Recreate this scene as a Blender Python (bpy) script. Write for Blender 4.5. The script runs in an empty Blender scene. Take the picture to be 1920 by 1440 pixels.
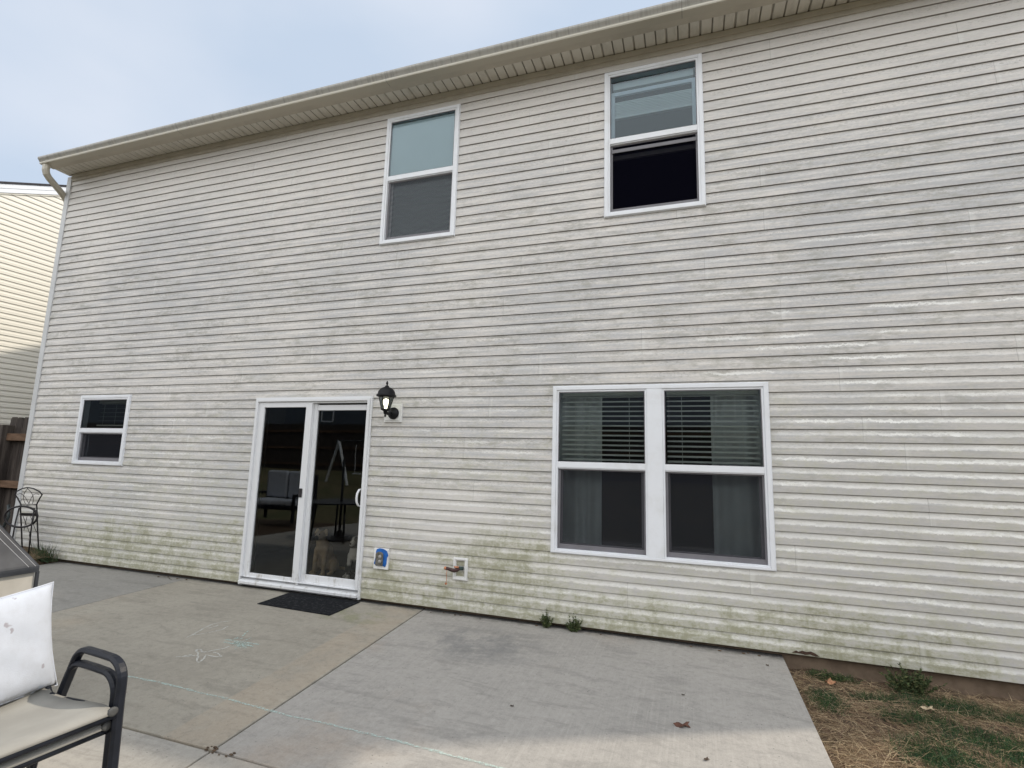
import bpy, bmesh, math, random
import numpy as np
from mathutils import Vector, Matrix
R = math.radians
random.seed(7); rng = np.random.default_rng(7)
scene = bpy.context.scene
COL = scene.collection

# ------------------------------------------------------------------ camera
def make_camera():
    yaw, pitch, roll = 0.331286334, 0.145905457, 0.0277840085
    cy, sy = math.cos(yaw), math.sin(yaw); cp, sp = math.cos(pitch), math.sin(pitch)
    f = Vector((-sy*cp, cy*cp, sp)); r = Vector((cy, sy, 0)); u = r.cross(f)
    cr, sr = math.cos(roll), math.sin(roll)
    r2 = r*cr + u*sr; u2 = -r*sr + u*cr
    cam = bpy.data.cameras.new('camera'); o = bpy.data.objects.new('camera', cam); COL.objects.link(o)
    m = Matrix((r2, u2, -f)).transposed().to_4x4(); m.translation = Vector((0, -4.77303, 1.40815))
    o.matrix_world = m
    cam.sensor_width = 36; cam.lens = 980.8937/1920*36; cam.clip_start = 0.05; cam.clip_end = 600
    scene.camera = o
make_camera()

# ------------------------------------------------------------------ light
SUN_EL, SUN_AZ = R(47.5), R(25.3)          # azimuth measured from +X towards +Y
w = bpy.data.worlds.new('World'); scene.world = w; w.use_nodes = True
nt = w.node_tree; nt.nodes.clear()
def nn(t, **k):
    n = nt.nodes.new(t)
    for a, b in k.items(): setattr(n, a, b)
    return n
sky = nn('ShaderNodeTexSky', sky_type='NISHITA', sun_disc=False, sun_elevation=SUN_EL, sun_rotation=math.pi/2-SUN_AZ,
         air_density=1.0, dust_density=1.5, ozone_density=1.2)
bg1 = nn('ShaderNodeBackground'); bg1.inputs['Strength'].default_value = 0.11
nt.links.new(sky.outputs[0], bg1.inputs[0])
tc = nn('ShaderNodeTexCoord'); mp = nn('ShaderNodeMapping'); mp.inputs['Scale'].default_value = (1.0, 1.4, 2.6)
nt.links.new(tc.outputs['Generated'], mp.inputs[0])
n1 = nn('ShaderNodeTexNoise'); n1.inputs['Scale'].default_value = 2.3; n1.inputs['Detail'].default_value = 4; n1.inputs['Roughness'].default_value = .42
nt.links.new(mp.outputs[0], n1.inputs['Vector'])
cr_ = nn('ShaderNodeValToRGB')
cr_.color_ramp.elements[0].position = .36; cr_.color_ramp.elements[0].color = (.65, .76, .91, 1)
cr_.color_ramp.elements[1].position = .66; cr_.color_ramp.elements[1].color = (.80, .87, .98, 1)
nt.links.new(n1.outputs['Fac'], cr_.inputs[0])
bg2 = nn('ShaderNodeBackground')
sepw = nn('ShaderNodeSeparateXYZ'); nt.links.new(tc.outputs['Generated'], sepw.inputs[0])
mrw = nn('ShaderNodeMapRange', interpolation_type='SMOOTHSTEP')      # unseen sky behind the camera boosted as added fill, thin blue haze over the house
mrw.inputs[1].default_value = .12; mrw.inputs[2].default_value = -.45; mrw.inputs[3].default_value = 0; mrw.inputs[4].default_value = 1
nt.links.new(sepw.outputs['Y'], mrw.inputs[0])
mixw = nn('ShaderNodeMix', data_type='RGBA'); mixw.inputs[7].default_value = (.955, .96, .955, 1)
nt.links.new(mrw.outputs[0], mixw.inputs[0]); nt.links.new(cr_.outputs[0], mixw.inputs[6]); nt.links.new(mixw.outputs[2], bg2.inputs[0])
stw = nn('ShaderNodeMath', operation='MULTIPLY_ADD'); stw.inputs[1].default_value = 1.25; stw.inputs[2].default_value = 1.0
nt.links.new(mrw.outputs[0], stw.inputs[0]); nt.links.new(stw.outputs[0], bg2.inputs['Strength'])
mx = nn('ShaderNodeMixShader'); mx.inputs[0].default_value = 0.82
nt.links.new(bg1.outputs[0], mx.inputs[1]); nt.links.new(bg2.outputs[0], mx.inputs[2])
wo = nn('ShaderNodeOutputWorld'); nt.links.new(mx.outputs[0], wo.inputs[0])
sl = bpy.data.lights.new('sun', 'SUN'); sl.energy = 2.7; sl.angle = R(1.3); sl.color = (1, .90, .76)
so = bpy.data.objects.new('sun', sl); COL.objects.link(so)
sd = Vector((math.cos(SUN_AZ)*math.cos(SUN_EL), math.sin(SUN_AZ)*math.cos(SUN_EL), math.sin(SUN_EL)))
so.rotation_euler = sd.to_track_quat('Z', 'Y').to_euler()
scene.view_settings.view_transform = 'Standard'; scene.view_settings.look = 'None'
scene.view_settings.exposure = 0.05; scene.view_settings.gamma = 1.0
scene.cycles.max_bounces = 8; scene.cycles.transparent_max_bounces = 16; scene.cycles.use_denoising = True

# ------------------------------------------------------------------ node helper
class G:
    """tiny expression builder for node materials"""
    def __init__(s, name, rough=.6, metallic=0, spec=.4):
        s.m = bpy.data.materials.new(name); s.m.use_nodes = True; s.t = s.m.node_tree
        s.b = s.t.nodes['Principled BSDF']; s.o = s.t.nodes['Material Output']
        s.b.inputs['Roughness'].default_value = rough; s.b.inputs['Metallic'].default_value = metallic
        s.b.inputs['Specular IOR Level'].default_value = spec
        tc = s.t.nodes.new('ShaderNodeTexCoord'); s.P = tc.outputs['Object']
        sep = s.t.nodes.new('ShaderNodeSeparateXYZ'); s.t.links.new(s.P, sep.inputs[0])
        s.x, s.y, s.z = sep.outputs
    def _in(s, i, v):
        if v is None: return
        if hasattr(v, 'is_linked') or isinstance(v, bpy.types.NodeSocket): s.t.links.new(v, i)
        else: i.default_value = v
    def math(s, op, a, b=None, c=None, clamp=False):
        n = s.t.nodes.new('ShaderNodeMath'); n.operation = op; n.use_clamp = clamp
        s._in(n.inputs[0], a); s._in(n.inputs[1], b); s._in(n.inputs[2], c); return n.outputs[0]
    def add(s, a, b): return s.math('ADD', a, b)
    def sub(s, a, b): return s.math('SUBTRACT', a, b)
    def mul(s, a, b): return s.math('MULTIPLY', a, b)
    def vec(s, x, y, z):
        n = s.t.nodes.new('ShaderNodeCombineXYZ'); s._in(n.inputs[0], x); s._in(n.inputs[1], y); s._in(n.inputs[2], z); return n.outputs[0]
    def scaled(s, sx, sy, sz, off=(0, 0, 0)):
        n = s.t.nodes.new('ShaderNodeMapping'); n.inputs['Scale'].default_value = (sx, sy, sz); n.inputs['Location'].default_value = off
        s.t.links.new(s.P, n.inputs[0]); return n.outputs[0]
    def noise(s, scale=1, vec=None, detail=3, rough=.5, dist=0):
        n = s.t.nodes.new('ShaderNodeTexNoise'); n.inputs['Scale'].default_value = scale; n.inputs['Detail'].default_value = detail
        n.inputs['Roughness'].default_value = rough; n.inputs['Distortion'].default_value = dist
        s.t.links.new(vec if vec is not None else s.P, n.inputs['Vector']); return n.outputs['Fac']
    def voro(s, scale, vec=None):
        n = s.t.nodes.new('ShaderNodeTexVoronoi'); n.inputs['Scale'].default_value = scale
        s.t.links.new(vec if vec is not None else s.P, n.inputs['Vector']); return n.outputs['Distance']
    def ss(s, v, a, b):      # smoothstep from a to b (a may exceed b)
        n = s.t.nodes.new('ShaderNodeMapRange'); n.interpolation_type = 'SMOOTHSTEP'
        s._in(n.inputs[0], v)
        if a > b:
            n.inputs[1].default_value = b; n.inputs[2].default_value = a; n.inputs[3].default_value = 1; n.inputs[4].default_value = 0
        else:
            n.inputs[1].default_value = a; n.inputs[2].default_value = b
        return n.outputs[0]
    def mix(s, f, a, b):
        n = s.t.nodes.new('ShaderNodeMix'); n.data_type = 'RGBA'
        s._in(n.inputs[0], f)
        for i, v in ((6, a), (7, b)):
            if isinstance(v, tuple): n.inputs[i].default_value = (*v[:3], 1)
            else: s.t.links.new(v, n.inputs[i])
        return n.outputs[2]
    def color(s, c):
        if isinstance(c, tuple): s.b.inputs['Base Color'].default_value = (*c, 1)
        else: s.t.links.new(c, s.b.inputs['Base Color'])
        return s
    def bump(s, h, strength=.3, dist=.005):
        n = s.t.nodes.new('ShaderNodeBump'); n.inputs['Strength'].default_value = strength; n.inputs['Distance'].default_value = dist
        s.t.links.new(h, n.inputs['Height']); s.t.links.new(n.outputs[0], s.b.inputs['Normal']); return s
    def rough(s, v): s.t.links.new(v, s.b.inputs['Roughness']); return s

def simple(name, c, rough=.6, var=.12, scale=8, metallic=0, spec=.4, bump=0, bscale=60):
    g = G(name, rough, metallic, spec)
    n = g.noise(scale, detail=5, rough=.6)
    g.color(g.mix(g.ss(n, .3, .7), tuple(v*(1-var) for v in c), tuple(min(1, v*(1+var)) for v in c)))
    if bump: g.bump(g.noise(bscale, detail=4), bump, .003)
    return g.m

P = 0.1016      # siding exposure (4 in)

def siding_material(name, clean, grimy, weather=1.0):
    g = G(name, .5, 0, .35)
    q = g.math('DIVIDE', g.z, P); v = g.math('FRACT', q); cid = g.math('FLOOR', q)
    par = g.math('FRACT', g.math('DIVIDE', cid, 2.0))      # 0 or .5
    big = g.noise(.55, g.scaled(1, 1, 1.3), 3)
    streak = g.noise(1.0, g.scaled(2.2, 1, 34), 5, .62)
    fine = g.noise(1.0, g.scaled(30, 1, 85), 6, .75)
    rag = g.noise(1.0, g.vec(g.mul(g.x, 14), g.mul(g.y, 1), g.mul(cid, 3.7)), 4, .7)
    rag2 = g.noise(1.0, g.vec(g.mul(g.x, 2.1), 0.0, g.mul(cid, 1.9)), 3, .6)
    # general grime
    gr = g.ss(g.add(g.add(g.mul(streak, .75), g.mul(fine, .65)), g.mul(big, .5)), .78, 1.12)
    hi = g.ss(g.z, 5.35, 4.0)
    gr = g.mul(gr, g.math('MULTIPLY_ADD', hi, .75, .25))
    base = g.mix(g.mul(gr, weather), clean, grimy)
    bl2 = g.noise(1.0, g.vec(g.mul(g.x, 1.3), 3.0, g.add(g.mul(g.z, 2.4), g.mul(cid, .9))), 6, .72)
    bl3 = g.noise(1.0, g.vec(g.mul(g.x, 7), 3.0, g.mul(g.z, 22)), 5, .75)
    blot = g.mul(g.mul(g.ss(bl2, .44, .62), g.ss(bl3, .43, .58)), g.math('MULTIPLY_ADD', g.ss(g.z, 5.2, 3.4), .75, .25))
    base = g.mix(g.mul(blot, .62*weather), base, (.325, .315, .275))
    # speckle mould in upper part of each course
    mvec = g.noise(1.0, g.scaled(34, 1, 120), 6, .8)
    mould = g.mul(g.mul(g.ss(mvec, .52, .60), g.ss(g.add(v, g.mul(par, .3)), .40, .72)), g.mul(g.ss(rag2, .40, .55), g.ss(v, 1.0, .90)))
    base = g.mix(g.mul(mould, .60*weather), base, (.22, .205, .175))
    # clean, rain-washed upper band (slope of the lap) with ragged lower edge, low on the wall
    low = g.add(g.mul(g.ss(g.z, 1.7, .5), g.math('MULTIPLY_ADD', g.ss(g.x, -3.2, .3), .6, .4)), g.mul(g.ss(g.x, -.5, 2.0), g.ss(g.z, 3.2, 1.2)))
    low = g.math('MINIMUM', low, 1.0)
    edge = g.add(g.add(v, g.mul(g.sub(rag, .5), .50)), g.mul(g.sub(rag2, .5), .45))
    band = g.mul(g.ss(edge, .50, .56), g.math('MULTIPLY', low, g.ss(g.add(rag2, g.mul(low, .28)), .48, .62)))
    base = g.mix(g.mul(band, .62*weather), base, (.70, .695, .67))
    dk = g.mul(g.mul(g.ss(edge, .52, .46), low), .50*weather)
    base = g.mix(dk, base, (.40, .39, .37))
    sq = g.noise(1.0, g.vec(g.mul(g.x, 15), 5.0, g.add(g.mul(g.z, 12), g.mul(cid, 2.3))), 6, .75, .5)
    lw = g.math('MULTIPLY_ADD', g.noise(1.0, g.vec(g.mul(g.x, 6), 2.0, g.mul(cid, 5.3)), 4, .7), .30, -.075)
    line = g.ss(g.sub(g.math('ABSOLUTE', g.sub(g.add(g.add(v, g.mul(g.sub(sq, .5), .8)), g.mul(g.sub(rag2, .5), .7)), .68)), lw), .03, -.02)
    sm = g.noise(1.0, g.vec(g.mul(g.x, 1.1), 9.0, g.mul(cid, 4.1)), 4, .7)
    smask = g.mul(g.ss(sm, .53, .58), g.add(g.mul(g.ss(g.z, 4.2, 1.4), .7), g.mul(g.ss(g.x, -1.0, 1.6), g.ss(g.z, 4.6, 2.4))))
    smask = g.math('MAXIMUM', smask, g.mul(g.ss(sm, .46, .53), g.mul(g.ss(g.x, .45, 1.0), g.mul(g.ss(g.z, .35, .9), g.ss(g.z, 2.5, 1.9)))))
    base = g.mix(g.math('MULTIPLY', g.mul(line, smask), .62*weather, clamp=True), base, (.78, .78, .75))
    # green algae near the ground
    xs = g.noise(1.0, g.scaled(1.3, 1, .9, (3.1, 0, 0)), 3, .6)
    blobs = None
    for cx, cz, rx, rz, a in ((-6.4, .12, 1.3, .42, 1.0), (-5.0, .2, .9, .5, .8), (-2.95, .12, .26, .30, 1.1), (-2.72, .05, .5, .12, .8), (-1.75, .42, .65, .36, 1.0), (-1.95, .12, .75, .22, .9),
                              (-.2, .15, .7, .22, .6), (.95, .12, .7, .3, .9), (-3.0, 1.2, .3, .6, .35), (1.9, .1, .5, .2, .5), (-.9, 1.9, 1.2, .5, .2), (.7, 1.2, .3, .9, .35)):
        dx = g.math('POWER', g.math('DIVIDE', g.sub(g.x, cx), rx), 2.0); dz = g.math('POWER', g.math('DIVIDE', g.sub(g.z, cz), rz), 2.0)
        bl = g.mul(g.ss(g.add(dx, dz), 2.6, .0), a*.85)
        blobs = bl if blobs is None else g.math('MAXIMUM', blobs, bl)
    alg = g.noise(1.0, g.scaled(26, 1, 48), 7, .8); alg2 = g.noise(1.0, g.scaled(5, 1, 9, (7, 0, 3)), 5, .7)
    film0 = g.mul(g.mul(g.ss(g.z, .75, .0), .80), g.mul(g.ss(g.x, -8.2, -7.0), g.ss(g.x, 2.6, 1.6)))
    film1 = g.mul(g.ss(g.z, 3.0, .9), .32)
    bb = g.math('MAXIMUM', g.math('MAXIMUM', g.mul(blobs, .95), film0), film1)
    fld = g.add(g.add(bb, g.mul(g.sub(alg2, .5), 1.9)), g.add(g.mul(g.sub(alg, .5), 1.7), g.mul(g.sub(rag, .5), .9)))
    fld = g.add(fld, g.mul(g.ss(v, .62, .40), .14))
    gate_ = g.ss(bb, .02, .25)
    base = g.mix(g.mul(g.mul(g.ss(fld, .22, .95), gate_), .58*weather), base, (.46, .455, .35))
    base = g.mix(g.mul(g.mul(g.ss(fld, .62, 1.15), g.ss(bb, .3, .6)), .60*weather), base, (.22, .215, .12))
    cl_ = g.ss(g.add(g.math('POWER', g.math('DIVIDE', g.add(g.x, 2.25), .55), 2.0), g.math('POWER', g.math('DIVIDE', g.sub(g.z, .85), .32), 2.0)), 1.5, .2)
    base = g.mix(g.mul(cl_, .40*weather), base, (.68, .66, .64))
    # seams of the panels; dirt plus painted shade line under each lap
    pid = g.math('FLOOR', g.math('DIVIDE', cid, 2.0))
    wn = g.t.nodes.new('ShaderNodeTexWhiteNoise'); wn.noise_dimensions = '1D'; g.t.links.new(pid, wn.inputs['W'])
    sx = g.math('FRACT', g.math('DIVIDE', g.add(g.x, g.mul(wn.outputs['Value'], 3.66)), 3.66))
    seam = g.mul(g.ss(sx, .0016, .0006), .45)
    base = g.mix(seam, base, (.20, .19, .17))
    halo = g.mul(g.ss(g.math('ABSOLUTE', g.sub(sx, .004)), .010, .002), g.mul(.4*weather, g.ss(rag, .4, .6)))
    base = g.mix(halo, base, (.68, .68, .66))
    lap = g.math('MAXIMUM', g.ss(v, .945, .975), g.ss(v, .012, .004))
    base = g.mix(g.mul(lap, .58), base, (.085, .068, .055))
    g.color(base)
    g.rough(g.math('MULTIPLY_ADD', gr, .3, .42))
    g.bump(g.add(g.noise(1.2, g.scaled(1, 1, 6), 2), g.mul(g.noise(60, g.scaled(1, 1, 4), 2), .04)), .25, .02)
    return g.m

def concrete(name, c1, c2, broom, stain, tan_edge=None):
    g = G(name, .88, 0, .25)
    a = g.noise(.9, detail=6, rough=.6); b = g.noise(5, detail=6, rough=.7); f = g.noise(150, detail=2)
    col = g.mix(g.ss(a, .3, .7), c1, c2)
    bl = g.noise(1.0, g.scaled(62, 1.3, 1), 5, .72)
    col = g.mix(g.mul(g.ss(bl, .42, .66), broom), col, tuple(v*1.22 for v in c1))
    drag = g.noise(1.0, g.scaled(2.0, 7.5, 1), 6, .7, .5)
    col = g.mix(g.mul(g.ss(drag, .50, .64), .42), col, tuple(v*.62 for v in c1))
    col = g.mix(g.mul(g.ss(b, .55, .75), stain), col, tuple(v*.72 for v in c2))
    col = g.mix(g.mul(g.ss(g.noise(.7, g.scaled(1, 1, 1, (4, 2, 0)), 5, .65), .55, .74), .45), col, (c2[0]*1.02, c2[1]*.84, c2[2]*.68))
    if tan_edge:
        x0, x1, cc = tan_edge
        xx = g.add(g.sub(g.x, g.mul(g.y, -.058)), g.mul(g.sub(g.noise(3, detail=3), .5), .03))
        tm = g.mul(g.ss(xx, x0, x0+.03), g.ss(xx, x1, x1-.01))
        col = g.mix(g.mul(tm, g.math('MULTIPLY_ADD', g.ss(g.noise(2.2, detail=5, rough=.7), .35, .6), .38, .18)), col, cc)
        col = g.mix(g.mul(g.mul(g.ss(g.add(g.math('POWER', g.math('DIVIDE', g.add(g.x, 2.98), .42), 2.0), g.math('POWER', g.math('DIVIDE', g.add(g.y, .42), .22), 2.0)), 1.2, .1), g.ss(b, .42, .6)), .55), col, (.17, .18, .07))
    else:
        # sooty smudges near the wall, sandy blush by the edge
        sm = g.ss(g.add(g.math('POWER', g.math('DIVIDE', g.add(g.x, 1.65), .55), 2.0), g.math('POWER', g.math('DIVIDE', g.add(g.y, .62), .38), 2.0)), 1.5, .1)
        col = g.mix(g.mul(g.mul(sm, g.ss(b, .40, .62)), .6), col, (.14, .14, .14))
    # dirt along the house; the near-black strip is painted gap shade
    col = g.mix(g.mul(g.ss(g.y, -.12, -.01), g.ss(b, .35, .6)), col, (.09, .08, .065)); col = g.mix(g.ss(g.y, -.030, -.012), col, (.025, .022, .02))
    pit = g.voro(24); pm = g.mul(g.ss(pit, .12, .06), g.ss(g.noise(7, detail=3), .50, .58))
    col = g.mix(g.mul(pm, .8), col, (.07, .065, .06))
    mot = g.noise(22, detail=6, rough=.8); col = g.mix(g.mul(g.ss(mot, .50, .64), .30), col, tuple(v*.55 for v in c1)); col = g.mix(g.mul(g.ss(mot, .48, .36), .22), col, tuple(min(1, v*1.35) for v in c2))
    col = g.mix(.10, col, g.mix(f, (0, 0, 0), (.9, .9, .9)))
    g.color(col)
    g.bump(g.add(g.add(g.mul(bl, .5*broom+.15), g.mul(f, .25)), g.mul(b, .5)), .45, .004)
    return g.m

def glass_material(name, tint=(.82, .88, .88), k=1.35, refl=(.9, .96, 1)):
    m = bpy.data.materials.new(name); m.use_nodes = True; t = m.node_tree; t.nodes.clear()
    tr = t.nodes.new('ShaderNodeBsdfTransparent'); tr.inputs[0].default_value = (*tint, 1)
    gl = t.nodes.new('ShaderNodeBsdfGlossy'); gl.inputs['Roughness'].default_value = .004; gl.inputs[0].default_value = (*refl, 1)
    fr = t.nodes.new('ShaderNodeFresnel'); fr.inputs[0].default_value = 1.52
    mu = t.nodes.new('ShaderNodeMath'); mu.operation = 'MULTIPLY'; mu.inputs[1].default_value = k; mu.use_clamp = True
    t.links.new(fr.outputs[0], mu.inputs[0])
    tcn = t.nodes.new('ShaderNodeTexCoord'); no = t.nodes.new('ShaderNodeTexNoise'); no.inputs['Scale'].default_value = 1.3; no.inputs['Detail'].default_value = 1
    t.links.new(tcn.outputs['Object'], no.inputs['Vector'])
    bp = t.nodes.new('ShaderNodeBump'); bp.inputs['Strength'].default_value = .05; bp.inputs['Distance'].default_value = .02
    t.links.new(no.outputs['Fac'], bp.inputs['Height']); t.links.new(bp.outputs[0], gl.inputs['Normal'])
    mx = t.nodes.new('ShaderNodeMixShader'); o = t.nodes.new('ShaderNodeOutputMaterial')
    t.links.new(mu.outputs[0], mx.inputs[0]); t.links.new(tr.outputs[0], mx.inputs[1]); t.links.new(gl.outputs[0], mx.inputs[2]); t.links.new(mx.outputs[0], o.inputs[0])
    return m

def screen_material(name, alpha, c, wavy=0):
    g = G(name, 1.0, 0, .0)
    g.color(c)
    tr = g.t.nodes.new('ShaderNodeBsdfTransparent'); mx = g.t.nodes.new('ShaderNodeMixShader')
    a = g.add(alpha, 0.0)
    if wavy:
        wv = g.math('SINE', g.add(g.mul(g.z, 95), g.add(g.mul(g.math('SINE', g.mul(g.x, 19)), 1.6), g.mul(g.noise(4, detail=2), 7))))
        a = g.math('MULTIPLY_ADD', wv, wavy, alpha)
    g._in(mx.inputs[0], a); g.t.links.new(tr.outputs[0], mx.inputs[1]); g.t.links.new(g.b.outputs[0], mx.inputs[2]); g.t.links.new(mx.outputs[0], g.o.inputs[0])
    return g.m

# ------------------------------------------------------------------ mesh helper
class MB:
    def __init__(s): s.v = []; s.f = []; s.mi = []
    def add(s, vs, fs, mi=0):
        b = len(s.v); s.v += [tuple(x) for x in vs]
        for f in fs: s.f.append(tuple(b+i for i in f)); s.mi.append(mi)
        return s
    def box(s, x0, x1, y0, y1, z0, z1, mi=0):
        vs = [(x, y, z) for z in (z0, z1) for y in (y0, y1) for x in (x0, x1)]
        return s.add(vs, [(0, 2, 3, 1), (4, 5, 7, 6), (0, 1, 5, 4), (1, 3, 7, 5), (3, 2, 6, 7), (2, 0, 4, 6)], mi)
    def quad(s, a, b, c, d, mi=0): return s.add([a, b, c, d], [(0, 1, 2, 3)], mi)
    def tube(s, pts, r, n=10, caps=True, closed=False, mi=0):
        pts = [Vector(p) for p in pts]; m = len(pts); rs = r if isinstance(r, (list, tuple)) else [r]*m
        rings = []; up = None
        for i, p in enumerate(pts):
            if closed: t = (pts[(i+1) % m]-pts[i-1]).normalized()
            else: t = (pts[min(i+1, m-1)]-pts[max(i-1, 0)]).normalized()
            if up is None:
                up = Vector((0, 0, 1)) if abs(t.z) < .9 else Vector((1, 0, 0))
            a = t.cross(up)
            if a.length < 1e-4: a = t.cross(Vector((0, 1, 0)))
            a.normalize(); b = a.cross(t).normalized(); up = b
            rings.append([p+a*math.cos(2*math.pi*k/n)*rs[i]+b*math.sin(2*math.pi*k/n)*rs[i] for k in range(n)])
        vs = [q for rg in rings for q in rg]; fs = []
        for i in range(m if closed else m-1):
            j = (i+1) % m
            for k in range(n): fs.append((i*n+k, i*n+(k+1) % n, j*n+(k+1) % n, j*n+k))
        if caps and not closed: fs += [tuple(range(n-1, -1, -1)), tuple((m-1)*n+k for k in range(n))]
        return s.add(vs, fs, mi)
    def strap(s, pts, side, wd, th, mi=0, rnd=.3):   # rectangular section swept along pts, width along side
        pts = [Vector(p) for p in pts]; side = Vector(side).normalized(); m = len(pts); vs = []
        c = rnd*th
        sec = [(-wd/2+c, -th/2), (wd/2-c, -th/2), (wd/2, -th/2+c), (wd/2, th/2-c), (wd/2-c, th/2), (-wd/2+c, th/2), (-wd/2, th/2-c), (-wd/2, -th/2+c)]
        n = len(sec)
        for i, p in enumerate(pts):
            t = (pts[min(i+1, m-1)]-pts[max(i-1, 0)]).normalized(); nrm = side.cross(t).normalized()
            vs += [p+side*a+nrm*b for a, b in sec]
        fs = [(i*n+k, i*n+(k+1) % n, (i+1)*n+(k+1) % n, (i+1)*n+k) for i in range(m-1) for k in range(n)]
        fs += [tuple(range(n-1, -1, -1)), tuple((m-1)*n+k for k in range(n))]
        return s.add(vs, fs, mi)
    def lathe(s, prof, c=(0, 0, 0), n=24, axis='z', squash=(1, 1), mi=0):
        vs = []; m = len(prof)
        for r, h in prof:
            for k in range(n):
                a = 2*math.pi*k/n; x, y = r*math.cos(a)*squash[0], r*math.sin(a)*squash[1]
                if axis == 'z': q = (c[0]+x, c[1]+y, c[2]+h)
                elif axis == 'y': q = (c[0]+x, c[1]+h, c[2]+y)
                else: q = (c[0]+h, c[1]+x, c[2]+y)
                vs.append(q)
        fs = [(i*n+k, i*n+(k+1) % n, (i+1)*n+(k+1) % n, (i+1)*n+k) for i in range(m-1) for k in range(n)]
        fs += [tuple(range(n-1, -1, -1)), tuple((m-1)*n+k for k in range(n))]
        return s.add(vs, fs, mi)
    def frame(s, x0, x1, z0, z1, y0, y1, l, r, t, b, mi=0):    # picture frame in the xz plane, butted
        s.box(x0, x0+l, y0, y1, z0, z1, mi); s.box(x1-r, x1, y0, y1, z0, z1, mi)
        s.box(x0+l, x1-r, y0, y1, z1-t, z1, mi); s.box(x0+l, x1-r, y0, y1, z0, z0+b, mi); return s
    def build(s, name, mats, parent=None, bevel=0, smooth=False, fix=True):
        me = bpy.data.meshes.new(name); me.from_pydata(s.v, [], s.f)
        for m in (mats if isinstance(mats, list) else [mats]): me.materials.append(m)
        me.polygons.foreach_set('material_index', s.mi)
        if fix:
            bm = bmesh.new(); bm.from_mesh(me); bmesh.ops.recalc_face_normals(bm, faces=bm.faces); bm.to_mesh(me); bm.free()
        if smooth: me.polygons.foreach_set('use_smooth', [True]*len(me.polygons))
        o = bpy.data.objects.new(name, me); COL.objects.link(o)
        if parent is not None:
            o.parent = parent
        if bevel:
            md = o.modifiers.new('bevel', 'BEVEL'); md.width = bevel; md.segments = 2; md.limit_method = 'ANGLE'; md.harden_normals = False
        return o

def tag(o, label=None, cat=None, group=None, kind=None):
    if label: o['label'] = label
    if cat: o['category'] = cat
    if group: o['group'] = group
    if kind: o['kind'] = kind
    return o
def empty(name, loc=(0, 0, 0), rz=0, **k):
    e = bpy.data.objects.new(name, None); COL.objects.link(e); e.location = loc; e.rotation_euler = (0, 0, rz); e.empty_display_size = .1
    return tag(e, **k)
def keep(o, root):           # parent without moving: mesh stays in world coordinates
    o.parent = root; o.matrix_parent_inverse = Matrix.Translation(-Vector(root.location)); return o

# ------------------------------------------------------------------ materials
M = {}
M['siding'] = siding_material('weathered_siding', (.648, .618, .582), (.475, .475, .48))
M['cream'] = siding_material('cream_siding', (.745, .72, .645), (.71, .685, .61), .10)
g = G('white_vinyl', .35, 0, .45); n = g.noise(3, detail=5, rough=.7)
g.color(g.mix(g.ss(n, .45, .8), (.76, .78, .82), (.66, .67, .68))); M['white'] = g.m
g = G('door_vinyl', .4, 0, .45); n = g.noise(1, g.scaled(14, 14, 5), 5, .7)
g.color(g.mix(g.mul(g.ss(n, .5, .75), g.ss(g.z, .5, .05)), (.70, .71, .73), (.36, .34, .30))); M['doorwhite'] = g.m
g = G('soffit_vinyl', .55, 0, .35)
xv = g.math('FRACT', g.math('DIVIDE', g.x, .1016))
n = g.noise(1, g.scaled(9, 4, 1), 5, .7)
col = g.mix(g.mul(g.ss(n, .45, .7), .5), (.64, .615, .56), (.46, .44, .39))
xg = g.math('FRACT', g.math('DIVIDE', g.add(g.x, 8.768), .1016)); col = g.mix(g.mul(g.ss(xg, .84, .90), .55), col, (.20, .18, .15))
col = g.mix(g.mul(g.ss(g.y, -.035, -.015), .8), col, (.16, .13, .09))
g.color(col); M['soffit'] = g.m
g = G('gutter_metal', .45, 0, .4)
st = g.noise(1, g.scaled(45, 1, 1.2), 4, .7); n = g.noise(1.5, detail=4)
col = g.mix(g.mul(g.ss(st, .45, .7), .55), (.42, .41, .385), (.20, .19, .175))
lip_highlight = g.mul(g.ss(g.z, 5.467, 5.463), g.ss(g.z, 5.446, 5.450)); col = g.mix(g.ss(g.z, 5.467, 5.463), col, (.47, .44, .37)); col = g.mix(g.mul(lip_highlight, .8), col, (.66, .64, .57))  # bright highlight painted along the gutter's lower front edge
col = g.mix(g.mul(g.ss(g.math('FRACT', g.math('DIVIDE', g.x, 3.05)), .0022, .0012), .7), col, (.12, .11, .10))
g.color(col); M['gutter'] = g.m
M['trim_tan'] = simple('dirty_tan_trim', (.47, .435, .37), .6, .07, 5)
M['corner'] = simple('corner_vinyl', (.52, .53, .54), .45, .07, 3)
M['shingle'] = simple('dark_shingle', (.045, .042, .048), .9, .3, 20, bump=.5)
M['foundation'] = simple('mud_splashed_foundation', (.17, .125, .09), .95, .2, 9, bump=.5)
M['screenframe'] = simple('grey_screen_frame', (.17, .165, .18), .45, .08, 5)
M['capgrey'] = simple('dull_cap', (.07, .07, .068), .6, .1, 20)
M['glass'] = glass_material('window_glass', (.72, .78, .78), 1.5)
M['glass_up'] = glass_material('upper_window_glass', (.70, .79, .83), 1.6, (.80, .93, 1))
M['doorglass'] = glass_material('door_glass', (.68, .68, .66), 1.45)
M['screen'] = screen_material('insect_screen', .45, (.030, .032, .040))
M['screen_wavy'] = screen_material('wavy_insect_screen', .62, (.085, .092, .105), .05)
M['screen_dark'] = screen_material('dark_insect_screen', .86, (.0035, .0035, .007))
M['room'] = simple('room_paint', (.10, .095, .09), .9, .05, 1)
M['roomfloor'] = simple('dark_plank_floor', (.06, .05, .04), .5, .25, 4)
M['blind'] = simple('blind_slat', (.80, .80, .76), .5, .04, 3)
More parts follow.
